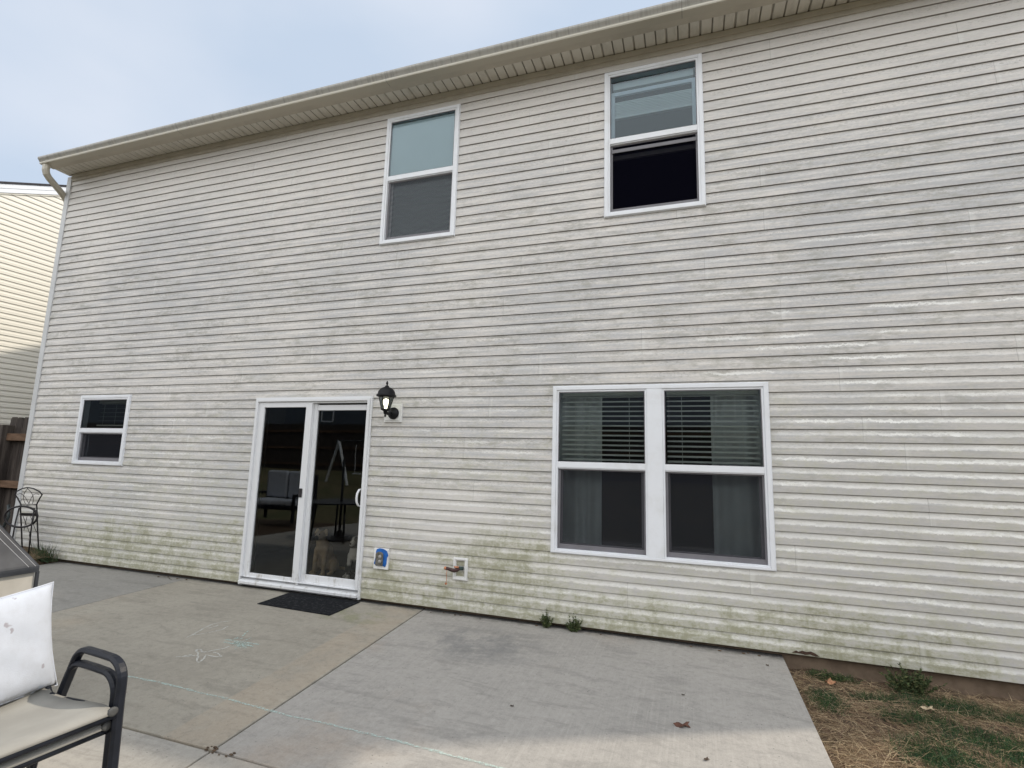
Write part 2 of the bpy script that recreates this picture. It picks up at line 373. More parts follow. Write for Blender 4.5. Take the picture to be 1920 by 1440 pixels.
M['blinddim'] = simple('tan_blind_slat', (.42, .41, .38), .6, .05, 3)
M['shade'] = simple('white_shade', (.74, .76, .74), .8, .03, 1)
M['curtain'] = simple('grey_curtain', (.78, .80, .83), .9, .06, 5)
M['black_iron'] = simple('black_iron', (.018, .016, .018), .5, .25, 20, spec=.4)
M['lamp_black'] = simple('black_lamp_metal', (.006, .006, .008), .5, .2, 20, spec=.25)
M['chairmetal'] = simple('dark_chair_metal', (.010, .012, .018), .42, .25, 14, spec=.28, bump=.15, bscale=200)
g = G('sling_fabric', .85, 0, .2)
wv = g.math('SINE', g.mul(g.x, 2600)); wv2 = g.math('SINE', g.mul(g.y, 2600)); n = g.noise(5, detail=5)
g.color(g.mix(g.ss(n, .35, .7), (.29, .28, .255), (.34, .33, .30))); g.bump(g.noise(400, detail=2), .25, .001); M['sling'] = g.m
g = G('stained_white_pillow', .9, 0, .2)
n = g.noise(9, detail=6, rough=.65); sp = g.noise(22, detail=2)
col = g.mix(g.mul(g.ss(n, .42, .72), .45), (.53, .56, .62), (.42, .43, .46))
col = g.mix(g.mul(g.ss(sp, .69, .74), .75), col, (.30, .27, .29))
col = g.mix(g.mul(g.ss(g.z, .05, .0), g.ss(g.noise(30, detail=3), .4, .6)), col, (.3, .29, .27))
g.color(col); g.bump(g.add(g.noise(3, detail=3), g.mul(g.noise(250, detail=2), .05)), .5, .02); M['pillow'] = g.m
M['pillowgrey'] = simple('grey_pillow_back', (.23, .24, .26), .9, .1, 6)
g = G('black_cover', .55, 0, .4); n = g.noise(3, detail=5, rough=.6)
g.color(g.mix(g.ss(n, .4, .75), (.020, .022, .028), (.055, .06, .07))); g.bump(g.noise(2.2, detail=3), .5, .04); M['coverblack'] = g.m
g = G('beige_cover', .8, 0, .25); n = g.noise(1, g.scaled(4, 4, 2), 5, .6)
g.color(g.mix(g.ss(n, .35, .75), (.48, .455, .41), (.38, .36, .32))); g.bump(g.noise(2.5, detail=3), .45, .04); M['coverbeige'] = g.m
M['stitch'] = simple('white_stitching', (.45, .45, .46), .8, .1, 8)
M['copper'] = simple('copper', (.55, .24, .13), .45, .2, 30, metallic=.7)
M['darkbronze'] = simple('tarnished_valve', (.05, .022, .022), .5, .4, 40)
M['valvegreen'] = simple('green_valve_collar', (.025, .05, .045), .5, .2, 40)
M['blue'] = simple('blue_painters_tape', (.012, .115, .42), .55, .2, 14, bump=.3, bscale=40)
M['outlet'] = simple('murky_outlet_cover', (.13, .125, .11), .3, .35, 25)
M['outletgrey'] = simple('receptacle_grey', (.30, .29, .28), .4, .1, 20)
M['plate'] = simple('white_mount_block', (.74, .74, .73), .45, .06, 12)
g = G('door_mat', .95, 0, .15); n = g.noise(28, detail=5, rough=.75)
g.color(g.mix(g.ss(n, .48, .7), (.008, .009, .011), (.045, .046, .05))); g.bump(g.noise(160, detail=2), .8, .004); M['mat'] = g.m
g = G('fence_wood', .85, 0, .2); n = g.noise(1, g.scaled(16, 16, 1.4), 6, .7, .4)
g.color(g.mix(g.ss(n, .35, .7), (.034, .028, .026), (.095, .08, .07))); g.bump(n, .5, .006); M['fence'] = g.m
g = G('fence_rail_wood', .8, 0, .2); n = g.noise(1, g.scaled(3, 16, 22), 5, .7, .4)
g.color(g.mix(g.ss(n, .35, .7), (.10, .06, .038), (.19, .12, .08))); M['rail'] = g.m
M['rake_white'] = simple('white_rake_board', (.84, .87, .92), .4, .02, 2)
M['slab_mid'] = concrete('tan_concrete', (.272, .246, .20), (.33, .302, .248), .12, .34, (-2.86, -2.5, (.37, .30, .22)))
M['slab_right'] = concrete('grey_concrete', (.295, .277, .252), (.352, .33, .30), .70, .32)
M['slab_front'] = concrete('pale_concrete', (.325, .305, .27), (.375, .35, .31), .45, .25)
M['slab_left'] = concrete('darker_concrete', (.225, .215, .195), (.275, .262, .238), .12, .35)  # darker concrete for the left slab
g = G('dirt', .97, 0, .1); n = g.noise(3.5, detail=6, rough=.7); n2 = g.noise(30, detail=4)
g.color(g.mix(g.ss(n2, .3, .7), g.mix(g.ss(n, .4, .65), (.105, .068, .046), (.17, .125, .085)), (.075, .055, .04))); g.bump(g.add(n, g.mul(n2, .4)), .9, .04); M['dirt'] = g.m
g = G('lawn', .97, 0, .1); n = g.noise(.8, detail=6, rough=.7); n2 = g.noise(14, detail=4)
g.color(g.mix(g.ss(n2, .3, .7), g.mix(g.ss(n, .4, .62), (.22, .18, .10), (.10, .115, .05)), (.10, .09, .05))); g.bump(n2, .8, .05); M['lawn'] = g.m

def attr_material(name, rough=.8, trans=True):
    m = bpy.data.materials.new(name); m.use_nodes = True; t = m.node_tree; b = t.nodes['Principled BSDF']
    a = t.nodes.new('ShaderNodeAttribute'); a.attribute_name = 'tint'; t.links.new(a.outputs['Color'], b.inputs['Base Color'])
    b.inputs['Roughness'].default_value = rough; b.inputs['Specular IOR Level'].default_value = .2
    return m
M['blades'] = attr_material('blade_tint')

# ------------------------------------------------------------------ ground and patio
def gz(y, x=0): return -.035+.025*y                       # patio surface
def dz(x, y):                                             # soil surface
    base = -.128+.035*y if x > .3 else -.075+.028*y
    return base
mb = MB()
def slab(name, corners, mat, top=0.0, th=.11):
    b = MB(); n = len(corners)
    tp = [(x, y, gz(y)+top) for x, y in corners]; bt = [(x, y, gz(y)-th) for x, y in corners]
    b.add(tp+bt, [tuple(range(n)), tuple(range(2*n-1, n-1, -1))]+[(i, (i+1) % n, n+(i+1) % n, n+i) for i in range(n)])
    return tag(b.build(name, mat, bevel=.006), kind='structure')
YC = -2.485
slab('patio', [(-5.515, .06), (-5.53, YC+.004), (-2.357, YC+.004), (-2.493, .06)], M['slab_mid'])
slab('patio', [(-2.483, .06), (-2.346, YC+.004), (.652, YC-.02), (.640, .06)], M['slab_right'], -.001)
slab('patio', [(-7.75, .03), (-7.76, YC+.004), (-5.543, YC+.004), (-5.530, .06)], M['slab_left'], -.002)
slab('patio', [(-7.76, YC-.007), (-7.8, -6.6), (-2.2, -6.6), (-2.364, YC-.007)], M['slab_front'], -.004)
slab('patio', [(-2.350, YC-.007), (-2.19, -6.6), (.67, -6.6), (.654, YC-.03)], M['slab_front'], -.003)

def sheet(name, x0, x1, y0, y1, nx, ny, zf, mat, kind='structure'):
    xs = np.linspace(x0, x1, nx); ys = np.linspace(y0, y1, ny); b = MB()
    b.v = [(x, y, zf(x, y)) for y in ys for x in xs]
    for j in range(ny-1):
        for i in range(nx-1): b.f.append((j*nx+i, j*nx+i+1, (j+1)*nx+i+1, (j+1)*nx+i)); b.mi.append(0)
    return tag(b.build(name, mat, smooth=True, fix=False), kind=kind)
def lumpy(x, y): return dz(x, y)+.012*math.sin(x*9+math.sin(y*7))*math.cos(y*8)+.008*math.sin(x*23+y*17)
sheet('dirt', .30, 5.5, -6.5, .15, 105, 130, lumpy, M['dirt'])
def gzf(x, y):
    return -.30-.012*abs(y) if y < 0 else -.30
sheet('ground', -260, 260, -260, 260, 14, 14, lambda x, y: -.42, M['lawn'])
sheet('lawn', -34, 22, -24, -6.3, 45, 40, lambda x, y: -.30+.012*math.sin(x*1.3)*math.cos(y*1.7)+max(0, min(1, (-y-7)/6))*1.1, M['lawn'])
def corner_dirt(x, y): return -.035+.02*math.sin(x*5)*math.cos(y*6)+(.03 if y > -.3 else 0)-.04*max(0, -y-.5)
sheet('soil', -13.5, -7.6, -6.5, .6, 60, 60, lambda x, y: (corner_dirt(x, y)+.09*max(0, min(1, (-7.84-x)*5))*max(0, min(1, (y+.7)*3)) if x < -7.84 else gz(y)-.03), M['dirt'])
def side_yard(x, y): return -.06
sheet('soil', -13.5, -8.8, .55, 12, 6, 12, side_yard, M['dirt'])

# ------------------------------------------------------------------ house
XL, XR, YB = -8.748, 2.95, 9.2
ROWS = 53
OPEN = [  # x0,x1,z0,z1
    (-4.757+.01, -3.193-.01, -1, 2.049-.01),
    (-1.218+.01, .612-.01, .607+.01, 2.111-.01),
    (-3.238+.01, -2.328-.01, 3.751+.01, 5.272-.01),
    (-.741+.01, .168-.01, 3.745+.01, 5.268-.01),
    (-7.744+.01, -6.822-.01, 1.214+.01, 2.113-.01)]
def profile(z_top, z_bot=0.0, sub=True):
    pts = []; n0 = int(round(z_bot/P)); k = n0
    while k*P < z_top-1e-6:
        z = k*P
        for dzv, yv in ((0, -.004), (0.0004, -.0165), (.50, -.0135), (.70, -.0075), (.985, -.0045)):
            zz = z+(dzv*P if dzv > .01 else dzv)
            if zz <= z_top: pts.append((yv, zz))
        k += 1
    pts.append((-.004, z_top)); return pts
def siding_wall(x0, x1, z_top, opens, name, mat, root, xf=None, step=.45):
    pts = profile(z_top)
    cuts = sorted({o[2] for o in opens}|{o[3] for o in opens}); out = []
    for a, b in zip(pts, pts[1:]):
        out.append(a)
        for c in cuts:
            if a[1]+1e-5 < c < b[1]-1e-5:
                t = (c-a[1])/(b[1]-a[1]); out.append((a[0]+(b[0]-a[0])*t, c))
    out.append(pts[-1]); pts = out
    xs = sorted({x0, x1}|{o[0] for o in opens}|{o[1] for o in opens}|set(np.round(np.arange(x0, x1, step), 4)))
    xs = [x for i, x in enumerate(xs) if i == 0 or x-xs[i-1] > 1e-4]
    wob = lambda x, z: .0022*math.sin(x*2.1+z*3.7)+.0015*math.sin(x*5.3-z*9.1)
    b = MB(); n = len(xs)
    for y, z in pts:
        k = round(z/P-.3)
        for x in xs: b.v.append((x, y+wob(x, k*P), z))
    for j in range(len(pts)-1):
        zm = (pts[j][1]+pts[j+1][1])/2
        for i in range(n-1):
            xm = (xs[i]+xs[i+1])/2
            if any(o[0] < xm < o[1] and o[2] < zm < o[3] for o in opens): continue
            b.f.append((j*n+i, j*n+i+1, (j+1)*n+i+1, (j+1)*n+i)); b.mi.append(0)
    if xf: b.v = [xf(v) for v in b.v]
    o = b.build(name, mat, fix=False); keep(o, root); return o

house = empty('siding_house', (-3, 4, 0), label='two storey house clad in dirty mildewed beige vinyl siding', cat='house')
H = lambda o: keep(o, house)
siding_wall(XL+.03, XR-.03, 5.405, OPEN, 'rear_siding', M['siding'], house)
# gable end walls
SL = .466
def gable_siding(xw, sgn, mat, root, y0, y1, eave, name, inv=False):
    b = MB(); k = 0; ym = (y0+y1)/2
    while k*P < eave+SL*(ym-y0):
        z = k*P; zt = z+P
        a = y0 if zt <= eave else y0+(zt-eave)/SL; c = y1-(a-y0)
        if c-a < .1: break
        pr = [(.004, z), (.0165, z+.0004), (.0135, z+.5*P), (.0075, z+.7*P), (.0045, z+.985*P), (.004, z+P)]
        for (d0, q0), (d1, q1) in zip(pr, pr[1:]):
            vs = [(xw+sgn*d0, a, q0), (xw+sgn*d0, c, q0), (xw+sgn*d1, c, q1), (xw+sgn*d1, a, q1)]
            b.add(vs, [(0, 1, 2, 3)])
        k += 1
    b.add([(xw, y0, 0), (xw, y1, 0), (xw, y1, eave), (xw, ym, eave+SL*(ym-y0)), (xw, y0, eave)], [(0, 1, 2, 3, 4)])
    return keep(b.build(name, mat), root)
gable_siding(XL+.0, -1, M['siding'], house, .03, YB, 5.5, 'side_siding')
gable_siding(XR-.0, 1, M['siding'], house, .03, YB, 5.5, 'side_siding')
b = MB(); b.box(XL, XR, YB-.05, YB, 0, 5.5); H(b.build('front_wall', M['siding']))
# foundation
b = MB(); b.box(XL+.02, XR-.02, .050, .25, -.45, .02); b.box(XL+.02, XL+.2, .25, YB, -.45, .0); b.box(XR-.2, XR-.02, .25, YB, -.45, .0)
H(b.build('foundation', M['foundation']))
# corner posts
for xa, xb in ((XL-.020, XL+.072), (XR-.072, XR+.020)):
    b = MB(); b.box(xa, xb, -.026, .012, -.004, 5.43); b.box(xa if xa < 0 else xb-.02, xa+.02 if xa < 0 else xb, .012, .09, -.004, 5.43)
    H(b.build('corner_post', M['corner'], bevel=.004))
# frieze, soffit, fascia, gutter
b = MB(); b.box(XL+.072, XR-.072, -.020, .004, 5.352, 5.4); b.box(XL+.072, XR-.072, -.032, .004, 5.4, 5.455)
H(b.build('frieze_trim', M['trim_tan'], bevel=.002))
b = MB(); x = XL-.02; zs = 5.462; k = 0
while x < XR+.02:           # soffit with grooved panels (recessed V groove each 10 cm)
    w_ = .1016; gg = .014 if k % 3 else .022
    x1 = min(x+w_, XR+.02)
    b.quad((x, -.215, zs), (x1-gg, -.215, zs), (x1-gg, 0, zs), (x, 0, zs))
    b.quad((x1-gg, -.215, zs), (x1-gg*.5, -.215, zs+.016), (x1-gg*.5, 0, zs+.016), (x1-gg, 0, zs))
    b.quad((x1-gg*.5, -.215, zs+.016), (x1, -.215, zs), (x1, 0, zs), (x1-gg*.5, 0, zs+.016))
    x = x1; k += 1
b.quad((XL-.02, -.215, zs+.02), (XR+.02, -.215, zs+.02), (XR+.02, .1, zs+.02), (XL-.02, .1, zs+.02))
H(b.build('soffit', M['soffit'], fix=False))
b = MB(); b.box(XL-.022, XR+.022, -.300, -.215, 5.450, 5.472); b.box(XL-.022, XR+.022, -.300, -.285, 5.472, 5.565)
b.box(XL-.022, XL-.004, -.285, 0.0, 5.463, 5.56)
H(b.build('fascia', M['trim_tan'], bevel=.004))
def gutter(x0, x1):
    sec = [(-.300, 5.535), (-.302, 5.438), (-.388, 5.438), (-.393, 5.452), (-.392, 5.462), (-.401, 5.477), (-.418, 5.497), (-.424, 5.510), (-.424, 5.528), (-.414, 5.528), (-.412, 5.512), (-.392, 5.480), (-.382, 5.446), (-.308, 5.446), (-.306, 5.535)]
    b = MB(); n = len(sec)
    xs = np.linspace(x0, x1, 28); 
    for i, x in enumerate(xs):
        wob = .0018*math.sin(x*1.7)+.001*math.sin(x*4.1)
        b.v += [(x, y, z+wob) for y, z in sec]
    for i in range(len(xs)-1):
        for k in range(n): b.f.append((i*n+k, i*n+(k+1) % n, (i+1)*n+(k+1) % n, (i+1)*n+k)); b.mi.append(0)
    for x in (x0, x1):      # end caps
        b.add([(x, y, z) for y, z in sec[:9]], [tuple(range(9))])
    return b.build('gutter', M['gutter'])
H(gutter(XL-.022, XR+.02))
# downspout elbow and pipe
b = MB()
pth = [(-8.692, -.345, 5.445), (-8.694, -.344, 5.36), (-8.700, -.325, 5.31), (-8.715, -.28, 5.272), (-8.755, -.16, 5.215), (-8.80, -.03, 5.152), (-8.825, .04, 5.10), (-8.832, .07, 5.02), (-8.832, .075, 4.5), (-8.832, .075, .2), (-8.832, .05, .08), (-8.832, -.05, .03)]
b.strap(pth, (1, 0, 0), .098, .070)
H(b.build('downspout', M['gutter'], smooth=False))
# roof
ym = YB/2; rid = 5.5+SL*ym
b = MB(); ov = .42
for (ya, za, yb_, zb) in ((-.30, 5.575, ym, 5.575+SL*(ym+.30)), (YB+.30, 5.575, ym, 5.575+SL*(ym+.30))):
    b.add([(XL-.05, ya, za), (XR+.05, ya, za), (XR+.05, yb_, zb), (XL-.05, yb_, zb), (XL-.05, ya, za+.03), (XR+.05, ya, za+.03), (XR+.05, yb_, zb+.03), (XL-.05, yb_, zb+.03)],
          [(0, 1, 2, 3), (4, 5, 6, 7), (0, 1, 5, 4), (0, 3, 7, 4), (1, 2, 6, 5)])
H(b.build('roof', M['shingle']))
for xx in (XL-.03, XR+.03):
    for s_, ya, yb_ in ((1, -.3, ym), (-1, YB+.3, ym)):
        b = MB(); za = 5.545; zb = 5.545+SL*(ym+.3)
        b.add([(xx-.02, ya, za-.09), (xx+.02, ya, za-.09), (xx+.02, ya, za), (xx-.02, ya, za), (xx-.02, yb_, zb-.12), (xx+.02, yb_, zb-.12), (xx+.02, yb_, zb), (xx-.02, yb_, zb)],
              [(0, 1, 2, 3), (4, 5, 6, 7), (0, 1, 5, 4), (1, 2, 6, 5), (2, 3, 7, 6), (3, 0, 4, 7)])
        H(b.build('rake_board', M['trim_tan']))
# inside: two storeys of plain rooms
b = MB()
def inner_wall(z0, z1, opens):
    xs = sorted({XL+.1, XR-.1}|{o[0] for o in opens}|{o[1] for o in opens}); zsx = sorted({z0, z1}|{min(max(o[2], z0), z1) for o in opens}|{o[3] for o in opens})
    for i in range(len(xs)-1):
        for j in range(len(zsx)-1):
            xm, zm = (xs[i]+xs[i+1])/2, (zsx[j]+zsx[j+1])/2
            if any(o[0] < xm < o[1] and o[2] < zm < o[3] for o in opens): continue
            b.quad((xs[i], .13, zsx[j]), (xs[i+1], .13, zsx[j]), (xs[i+1], .13, zsx[j+1]), (xs[i], .13, zsx[j+1]))
    for x0, x1, za, zb in opens:
        za = max(za, z0)
        for (p, q) in (((x0, za), (x0, zb)), ((x1, za), (x1, zb)), ((x0, zb), (x1, zb)), ((x0, za), (x1, za))):
            b.quad((p[0], .02, p[1]), (q[0], .02, q[1]), (q[0], .13, q[1]), (p[0], .13, p[1]))
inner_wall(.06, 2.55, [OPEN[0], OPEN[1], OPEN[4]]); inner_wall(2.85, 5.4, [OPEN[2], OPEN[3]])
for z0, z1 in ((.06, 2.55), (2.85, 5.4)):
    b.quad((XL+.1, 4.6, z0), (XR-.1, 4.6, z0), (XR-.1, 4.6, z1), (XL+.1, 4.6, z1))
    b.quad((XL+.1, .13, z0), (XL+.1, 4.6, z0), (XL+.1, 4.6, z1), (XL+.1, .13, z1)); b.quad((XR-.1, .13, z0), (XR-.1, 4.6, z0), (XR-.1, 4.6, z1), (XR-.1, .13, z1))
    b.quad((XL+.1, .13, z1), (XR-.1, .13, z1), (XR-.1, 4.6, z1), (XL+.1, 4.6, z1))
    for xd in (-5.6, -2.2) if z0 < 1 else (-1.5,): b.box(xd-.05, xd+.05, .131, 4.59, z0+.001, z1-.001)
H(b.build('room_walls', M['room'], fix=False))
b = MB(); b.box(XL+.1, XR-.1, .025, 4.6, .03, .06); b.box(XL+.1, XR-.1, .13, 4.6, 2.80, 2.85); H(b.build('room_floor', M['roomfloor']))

# ---------------- windows
def bars(b, x0, x1, z0, z1, y0, y1, l, r, t, bo, mi=0): b.frame(x0, x1, z0, z1, y0, y1, l, r, t, bo, mi)
def jchannel(b, x0, x1, z0, z1):
    b.frame(x0-.006, x1+.006, z0-.006, z1+.006, -.022, .0, .014, .014, .014, .014)
def pane(parent, name, x0, x1, z0, z1, y, mat):
    b = MB(); b.quad((x0, y, z0), (x1, y, z0), (x1, y, z1), (x0, y, z1)); o = b.build(name, mat, fix=False); o.parent = parent
    return o
def window(x0, x1, z0, z1, label, style, fw=.052, rail=None, lt=None):
    """a single-hung unit; window mesh is the outer frame, sub-parts hang from it"""
    b = MB(); jchannel(b, x0, x1, z0, z1)
    b.frame(x0, x1, z0, z1, -.034, .0, fw*.62, fw*.62, fw*.62, fw*.5)          # casing
    b.frame(x0+fw*.62, x1-fw*.62, z0+fw*.5, z1-fw*.62, -.028, .06, fw*.38, fw*.38, fw*.38, fw*.35)
    win = H(b.build('window', M['white'], bevel=.0025)); win['label'] = label
    glass(win, x0+fw, x1-fw, z0+fw*.85, z1-fw, style, rail); return win
def sub(o, win):
    o.parent = win; o.matrix_parent_inverse = Matrix.Identity(4); return o
def glass(win, a, c, lo, hi, style, rail):
    rz = rail if rail is not None else (lo+hi)/2
    b = MB(); b.box(a, c, -.024, .02, rz-.024, rz+.030); b.box(a, c, -.014, .02, rz-.034, rz-.024); sub(b.build('meeting_rail', M['white'], bevel=.002), win)
    g1 = M['glass_up'] if style in ('shade', 'open') else M['glass']
    pane(win, 'upper_pane', a, c, rz+.03, hi, -.019, g1)
    b = MB(); b.frame(a, c, rz+.03, hi, -.021, -.012, .007, .007, .007, .004); sub(b.build('pane_gasket', M['screenframe']), win)
    lo2 = lo
    # lower sash and screen
    fr = MB(); fr.frame(a, c, lo, rz-.034, .004, .014, .022, .016, .012, .040); sub(fr.build('screen_frame', M['screenframe'], bevel=.0015), win)
    sc = {'shade': M['screen_wavy'], 'open': M['screen_dark']}.get(style, M['screen'])
    pane(win, 'insect_screen', a+.022, c-.016, lo+.040, rz-.046, .009, sc)
    s2 = MB()
    if style == 'open':
        s2.frame(a+.004, c-.004, lo+.56, rz+.56, .03, .055, .035, .035, .04, .045); sub(s2.build('lower_sash', M['white'], bevel=.002), win)
        b3 = MB(); b3.box(a+.012, c-.012, -.004, .003, rz-.115, rz-.078); sub(b3.build('sash_rail', M['screenframe'], bevel=.003), win)
    else:
        s2.frame(a+.004, c-.004, lo+.0, rz+.02, .03, .055, .035, .035, .03, .05); sub(s2.build('lower_sash', M['screenframe'] if style != 'shade' else M['white'], bevel=.002), win)
        pane(win, 'lower_pane', a+.039, c-.039, lo+.05, rz-.03, .042, M['glass'])
W1 = window(-3.238, -2.328, 3.751, 5.272, 'upstairs window with closed white shade and wavy screen', 'shade', rail=4.525)
W2 = window(-.741, .168, 3.745, 5.268, 'upstairs window with its lower half open and dark', 'open', rail=4.52)
W3 = window(-7.744, -6.822, 1.214, 2.113, 'small ground floor window near the house corner', 'plain', fw=.055, rail=1.652)
# twin window
b = MB(); x0, x1, z0, z1 = -1.218, .612, .607, 2.111
jchannel(b, x0, x1, z0, z1); b.frame(x0, x1, z0, z1, -.034, .0, .034, .034, .034, .022)
b.box(-.365, -.235, -.032, .02, z0+.022, z1-.034)
for a_, c_ in ((x0+.034, -.365), (-.235, x1-.034)): b.frame(a_, c_, z0+.022, z1-.034, -.024, .06, .018, .018, .018, .012)
W4 = H(b.build('window', M['white'], bevel=.0025)); W4['label'] = 'large twin ground floor window with raised blinds and curtains'
for a_, c_ in ((x0+.052, -.383), (-.217, x1-.052)): glass(W4, a_, c_, z0+.034, z1-.052, 'plain', 1.385)

def blind(name, x0, x1, ztop, zbot, y, tilt, label, pitch=.0445, mat='blind', cords=3, grp=None):
    r = empty(name, ((x0+x1)/2, y, zbot), label=label, cat='blind', group=grp)
    b = MB(); z = ztop-.05; dy, dzz = .024*math.cos(tilt), .024*math.sin(tilt)
    while z > zbot+.03:
        b.add([(x0, y-dy, z-dzz), (x1, y-dy, z-dzz), (x1, y, z+.003), (x0, y, z+.003), (x1, y+dy, z+dzz), (x0, y+dy, z+dzz)], [(0, 1, 2, 3), (3, 2, 4, 5)]); z -= pitch
    keep(b.build('slats', M[mat], fix=False), r)
    b = MB(); b.box(x0, x1, y-.028, y+.028, ztop-.04, ztop); keep(b.build('head_rail', M[mat]), r)
    b = MB(); b.box(x0, x1, y-.024, y+.024, zbot, zbot+.018); keep(b.build('bottom_rail', M[mat]), r)
    for k in range(cords):
        b = MB(); xx = x0+(x1-x0)*(.17+.66*k/max(1, cords-1)); b.tube([(xx, y-.027, ztop-.02), (xx, y-.027, zbot+.01)], .0018, 5)
        keep(b.build('ladder_cord', M[mat]), r)
    return r
gb = 'slatted blinds hung inside the ground floor windows'
blind('window_blind', -1.15, -.40, 2.07, 1.36, .085, R(21), 'slatted blind lowered halfway in the left half of the large twin window', grp=gb)
blind('window_blind', -.20, .545, 2.07, 1.36, .085, R(21), 'slatted blind lowered halfway in the right half of the large twin window', grp=gb)
blind('window_blind', -7.58, -6.90, 2.06, 1.72, .13, R(4), 'slatted blind in the top of the small window near the corner', pitch=.055, mat='blinddim', grp=gb)
# shades upstairs
b = MB(); b.box(-3.175, -2.39, .062, .068, 3.80, 4.56); b.box(-3.18, -2.385, .004, .010, 4.557, 5.20); b.box(-3.18, -2.385, .010, .0625, 4.552, 4.5575)
tag(b.build('roller_blind', M['shade']), 'plain white roller blind pulled right down inside the left upstairs window', 'blind')
b = MB()
for k in range(9): b.box(-.67, .095, .058, .085, 4.84+k*.017, 4.852+k*.017)
b.box(-.67, .095, .056, .088, 4.81, 4.835); b.box(-.67, .095, .0605, .09, 5.13, 5.20)
tag(b.build('pleated_blind', M['shade']), 'raised pleated blind bunched at the top of the half open upstairs window', 'blind')
# curtains
def curtain(x0, x1, z0, z1, y, label, amp=.022):
    b = MB(); n = 60
    for z in (z0, (z0+z1)/2, z1):
        for i in range(n+1):
            t = i/n; b.v.append((x0+(x1-x0)*t, y+amp*math.sin(t*math.pi*7+.6*math.sin(t*9)), z))
    for j in range(2):
        for i in range(n): b.f.append((j*(n+1)+i, j*(n+1)+i+1, (j+1)*(n+1)+i+1, (j+1)*(n+1)+i)); b.mi.append(0)
    tag(b.build('curtain', M['curtain'], smooth=True, fix=False), label, 'curtain', 'grey curtains behind the twin window')
curtain(-1.30, -.80, .25, 2.3, .22, 'grey curtain drawn to the left side of the large twin window')
curtain(.17, .72, .25, 2.3, .22, 'grey curtain drawn to the right side of the large twin window')

# ---------------- sliding door
dx0, dx1, dzb, dzt = -4.757, -3.193, .005, 2.049
b = MB(); b.frame(dx0, dx1, dzb-.02, dzt, -.030, .0, .022, .022, .022, .001)
b.frame(dx0+.022, dx1-.022, dzb+.07, dzt-.022, -.042, .02, .022, .030, .024, .001)
b.frame(dx0+.044, dx1-.052, dzb+.072, dzt-.046, -.018, .08, .028, .0055, .020, .001)
door = H(b.build('sliding_door', M['doorwhite'], bevel=.003)); door['label'] = 'white two panel sliding glass door'
b = MB(); b.add([(dx0+.022, -.058, .002), (dx1-.022, -.058, .002), (dx1-.022, .06, .002), (dx0+.022, .06, .002), (dx0+.022, -.060, .030), (dx1-.022, -.060, .030), (dx1-.022, .06, .074), (dx0+.022, .06, .074)],
      [(3, 2, 1, 0), (4, 5, 6, 7), (0, 1, 5, 4), (1, 2, 6, 5), (2, 3, 7, 6), (3, 0, 4, 7)]); sub(b.build('door_sill', M['doorwhite'], bevel=.003), door)
# left (outer) panel, right (inner) panel
b = MB(); b.frame(-4.685, -3.992, .062, 1.985, -.022, .012, .052, .058, .048, .052); sub(b.build('fixed_panel', M['doorwhite'], bevel=.004), door)
b = MB(); b.box(-3.992, -3.962, -.030, .05, .05, 1.985); b.box(-3.962, -3.925, .008, .045, .07, 1.985); sub(b.build('center_post', M['doorwhite'], bevel=.003), door)
b = MB(); b.frame(-3.9245, -3.2505, .072, 1.964, .012, .045, .012, .036, .060, .085); sub(b.build('sliding_panel', M['doorwhite'], bevel=.004), door)
pane(door, 'glass_pane', -4.633, -4.05, .114, 1.937, -.004, M['doorglass']); pane(door, 'glass_pane', -3.9125, -3.2865, .157, 1.904, .028, M['doorglass'])
for (xa, xb, za, zb) in ((-4.634, -4.622, .114, 1.937), (-3.9125, -3.90, .157, 1.904)):
    b = MB(); b.box(xa, xb, .046, .055, za, zb); sub(b.build('glass_gasket', M['black_iron']), door)
b = MB(); b.strap([(-3.268, .010, 1.075), (-3.282, -.025, 1.068), (-3.292, -.042, 1.03), (-3.295, -.046, .985), (-3.292, -.042, .94), (-3.282, -.025, .905), (-3.268, .010, .898)], (0, .3, .0) if 0 else (.9, .4, 0), .022, .014)
sub(b.build('door_handle', M['doorwhite'], smooth=True), door)
b = MB(); b.box(-4.045, -4.006, -.034, -.0225, .955, 1.05); sub(b.build('latch', M['black_iron'], bevel=.004), door)

# ------------------------------------------------------------------ neighbour house
NX = -12.0; ny0 = -.32; eaveN = 5.40
nb = empty('neighbor_house', (NX-4, 4, 0), label='cream sided neighbouring house with white rake board, beyond the wooden fence', cat='house')
NY1 = 9.0; nym = (ny0+NY1)/2
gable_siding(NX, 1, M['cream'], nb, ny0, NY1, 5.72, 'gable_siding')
b = MB()
def slope_board(b, xa, xb, ya, yb_, z_at, lo, hi):
    za, zb = z_at(ya), z_at(yb_)
    b.add([(xa, ya, za+lo), (xb, ya, za+lo), (xb, ya, za+hi), (xa, ya, za+hi), (xa, yb_, zb+lo), (xb, yb_, zb+lo), (xb, yb_, zb+hi), (xa, yb_, zb+hi)],
          [(0, 1, 2, 3), (4, 5, 6, 7), (0, 1, 5, 4), (1, 2, 6, 5), (2, 3, 7, 6), (3, 0, 4, 7)])
ZR = lambda y: 6.252+SL*(y-.69)
ZR2 = lambda y: ZR(2*nym-y)
slope_board(b, NX, NX+.045, nym, NY1+.4, ZR2, -.215, -.04); keep(b.build('rake_board', M['rake_white'], bevel=.004), nb)
b = MB(); slope_board(b, NX, NX+.045, ny0-.4, nym, ZR, -.215, -.04)
slope_board(b, NX+.045, NX+.055, ny0-.4, nym, ZR, -.13, -.04)
keep(b.build('rake_board', M['rake_white'], bevel=.004), nb)
b = MB(); slope_board(b, NX+.002, NX+.03, ny0, nym, ZR, -.245, -.218); keep(b.build('rake_trim', M['cream']), nb)
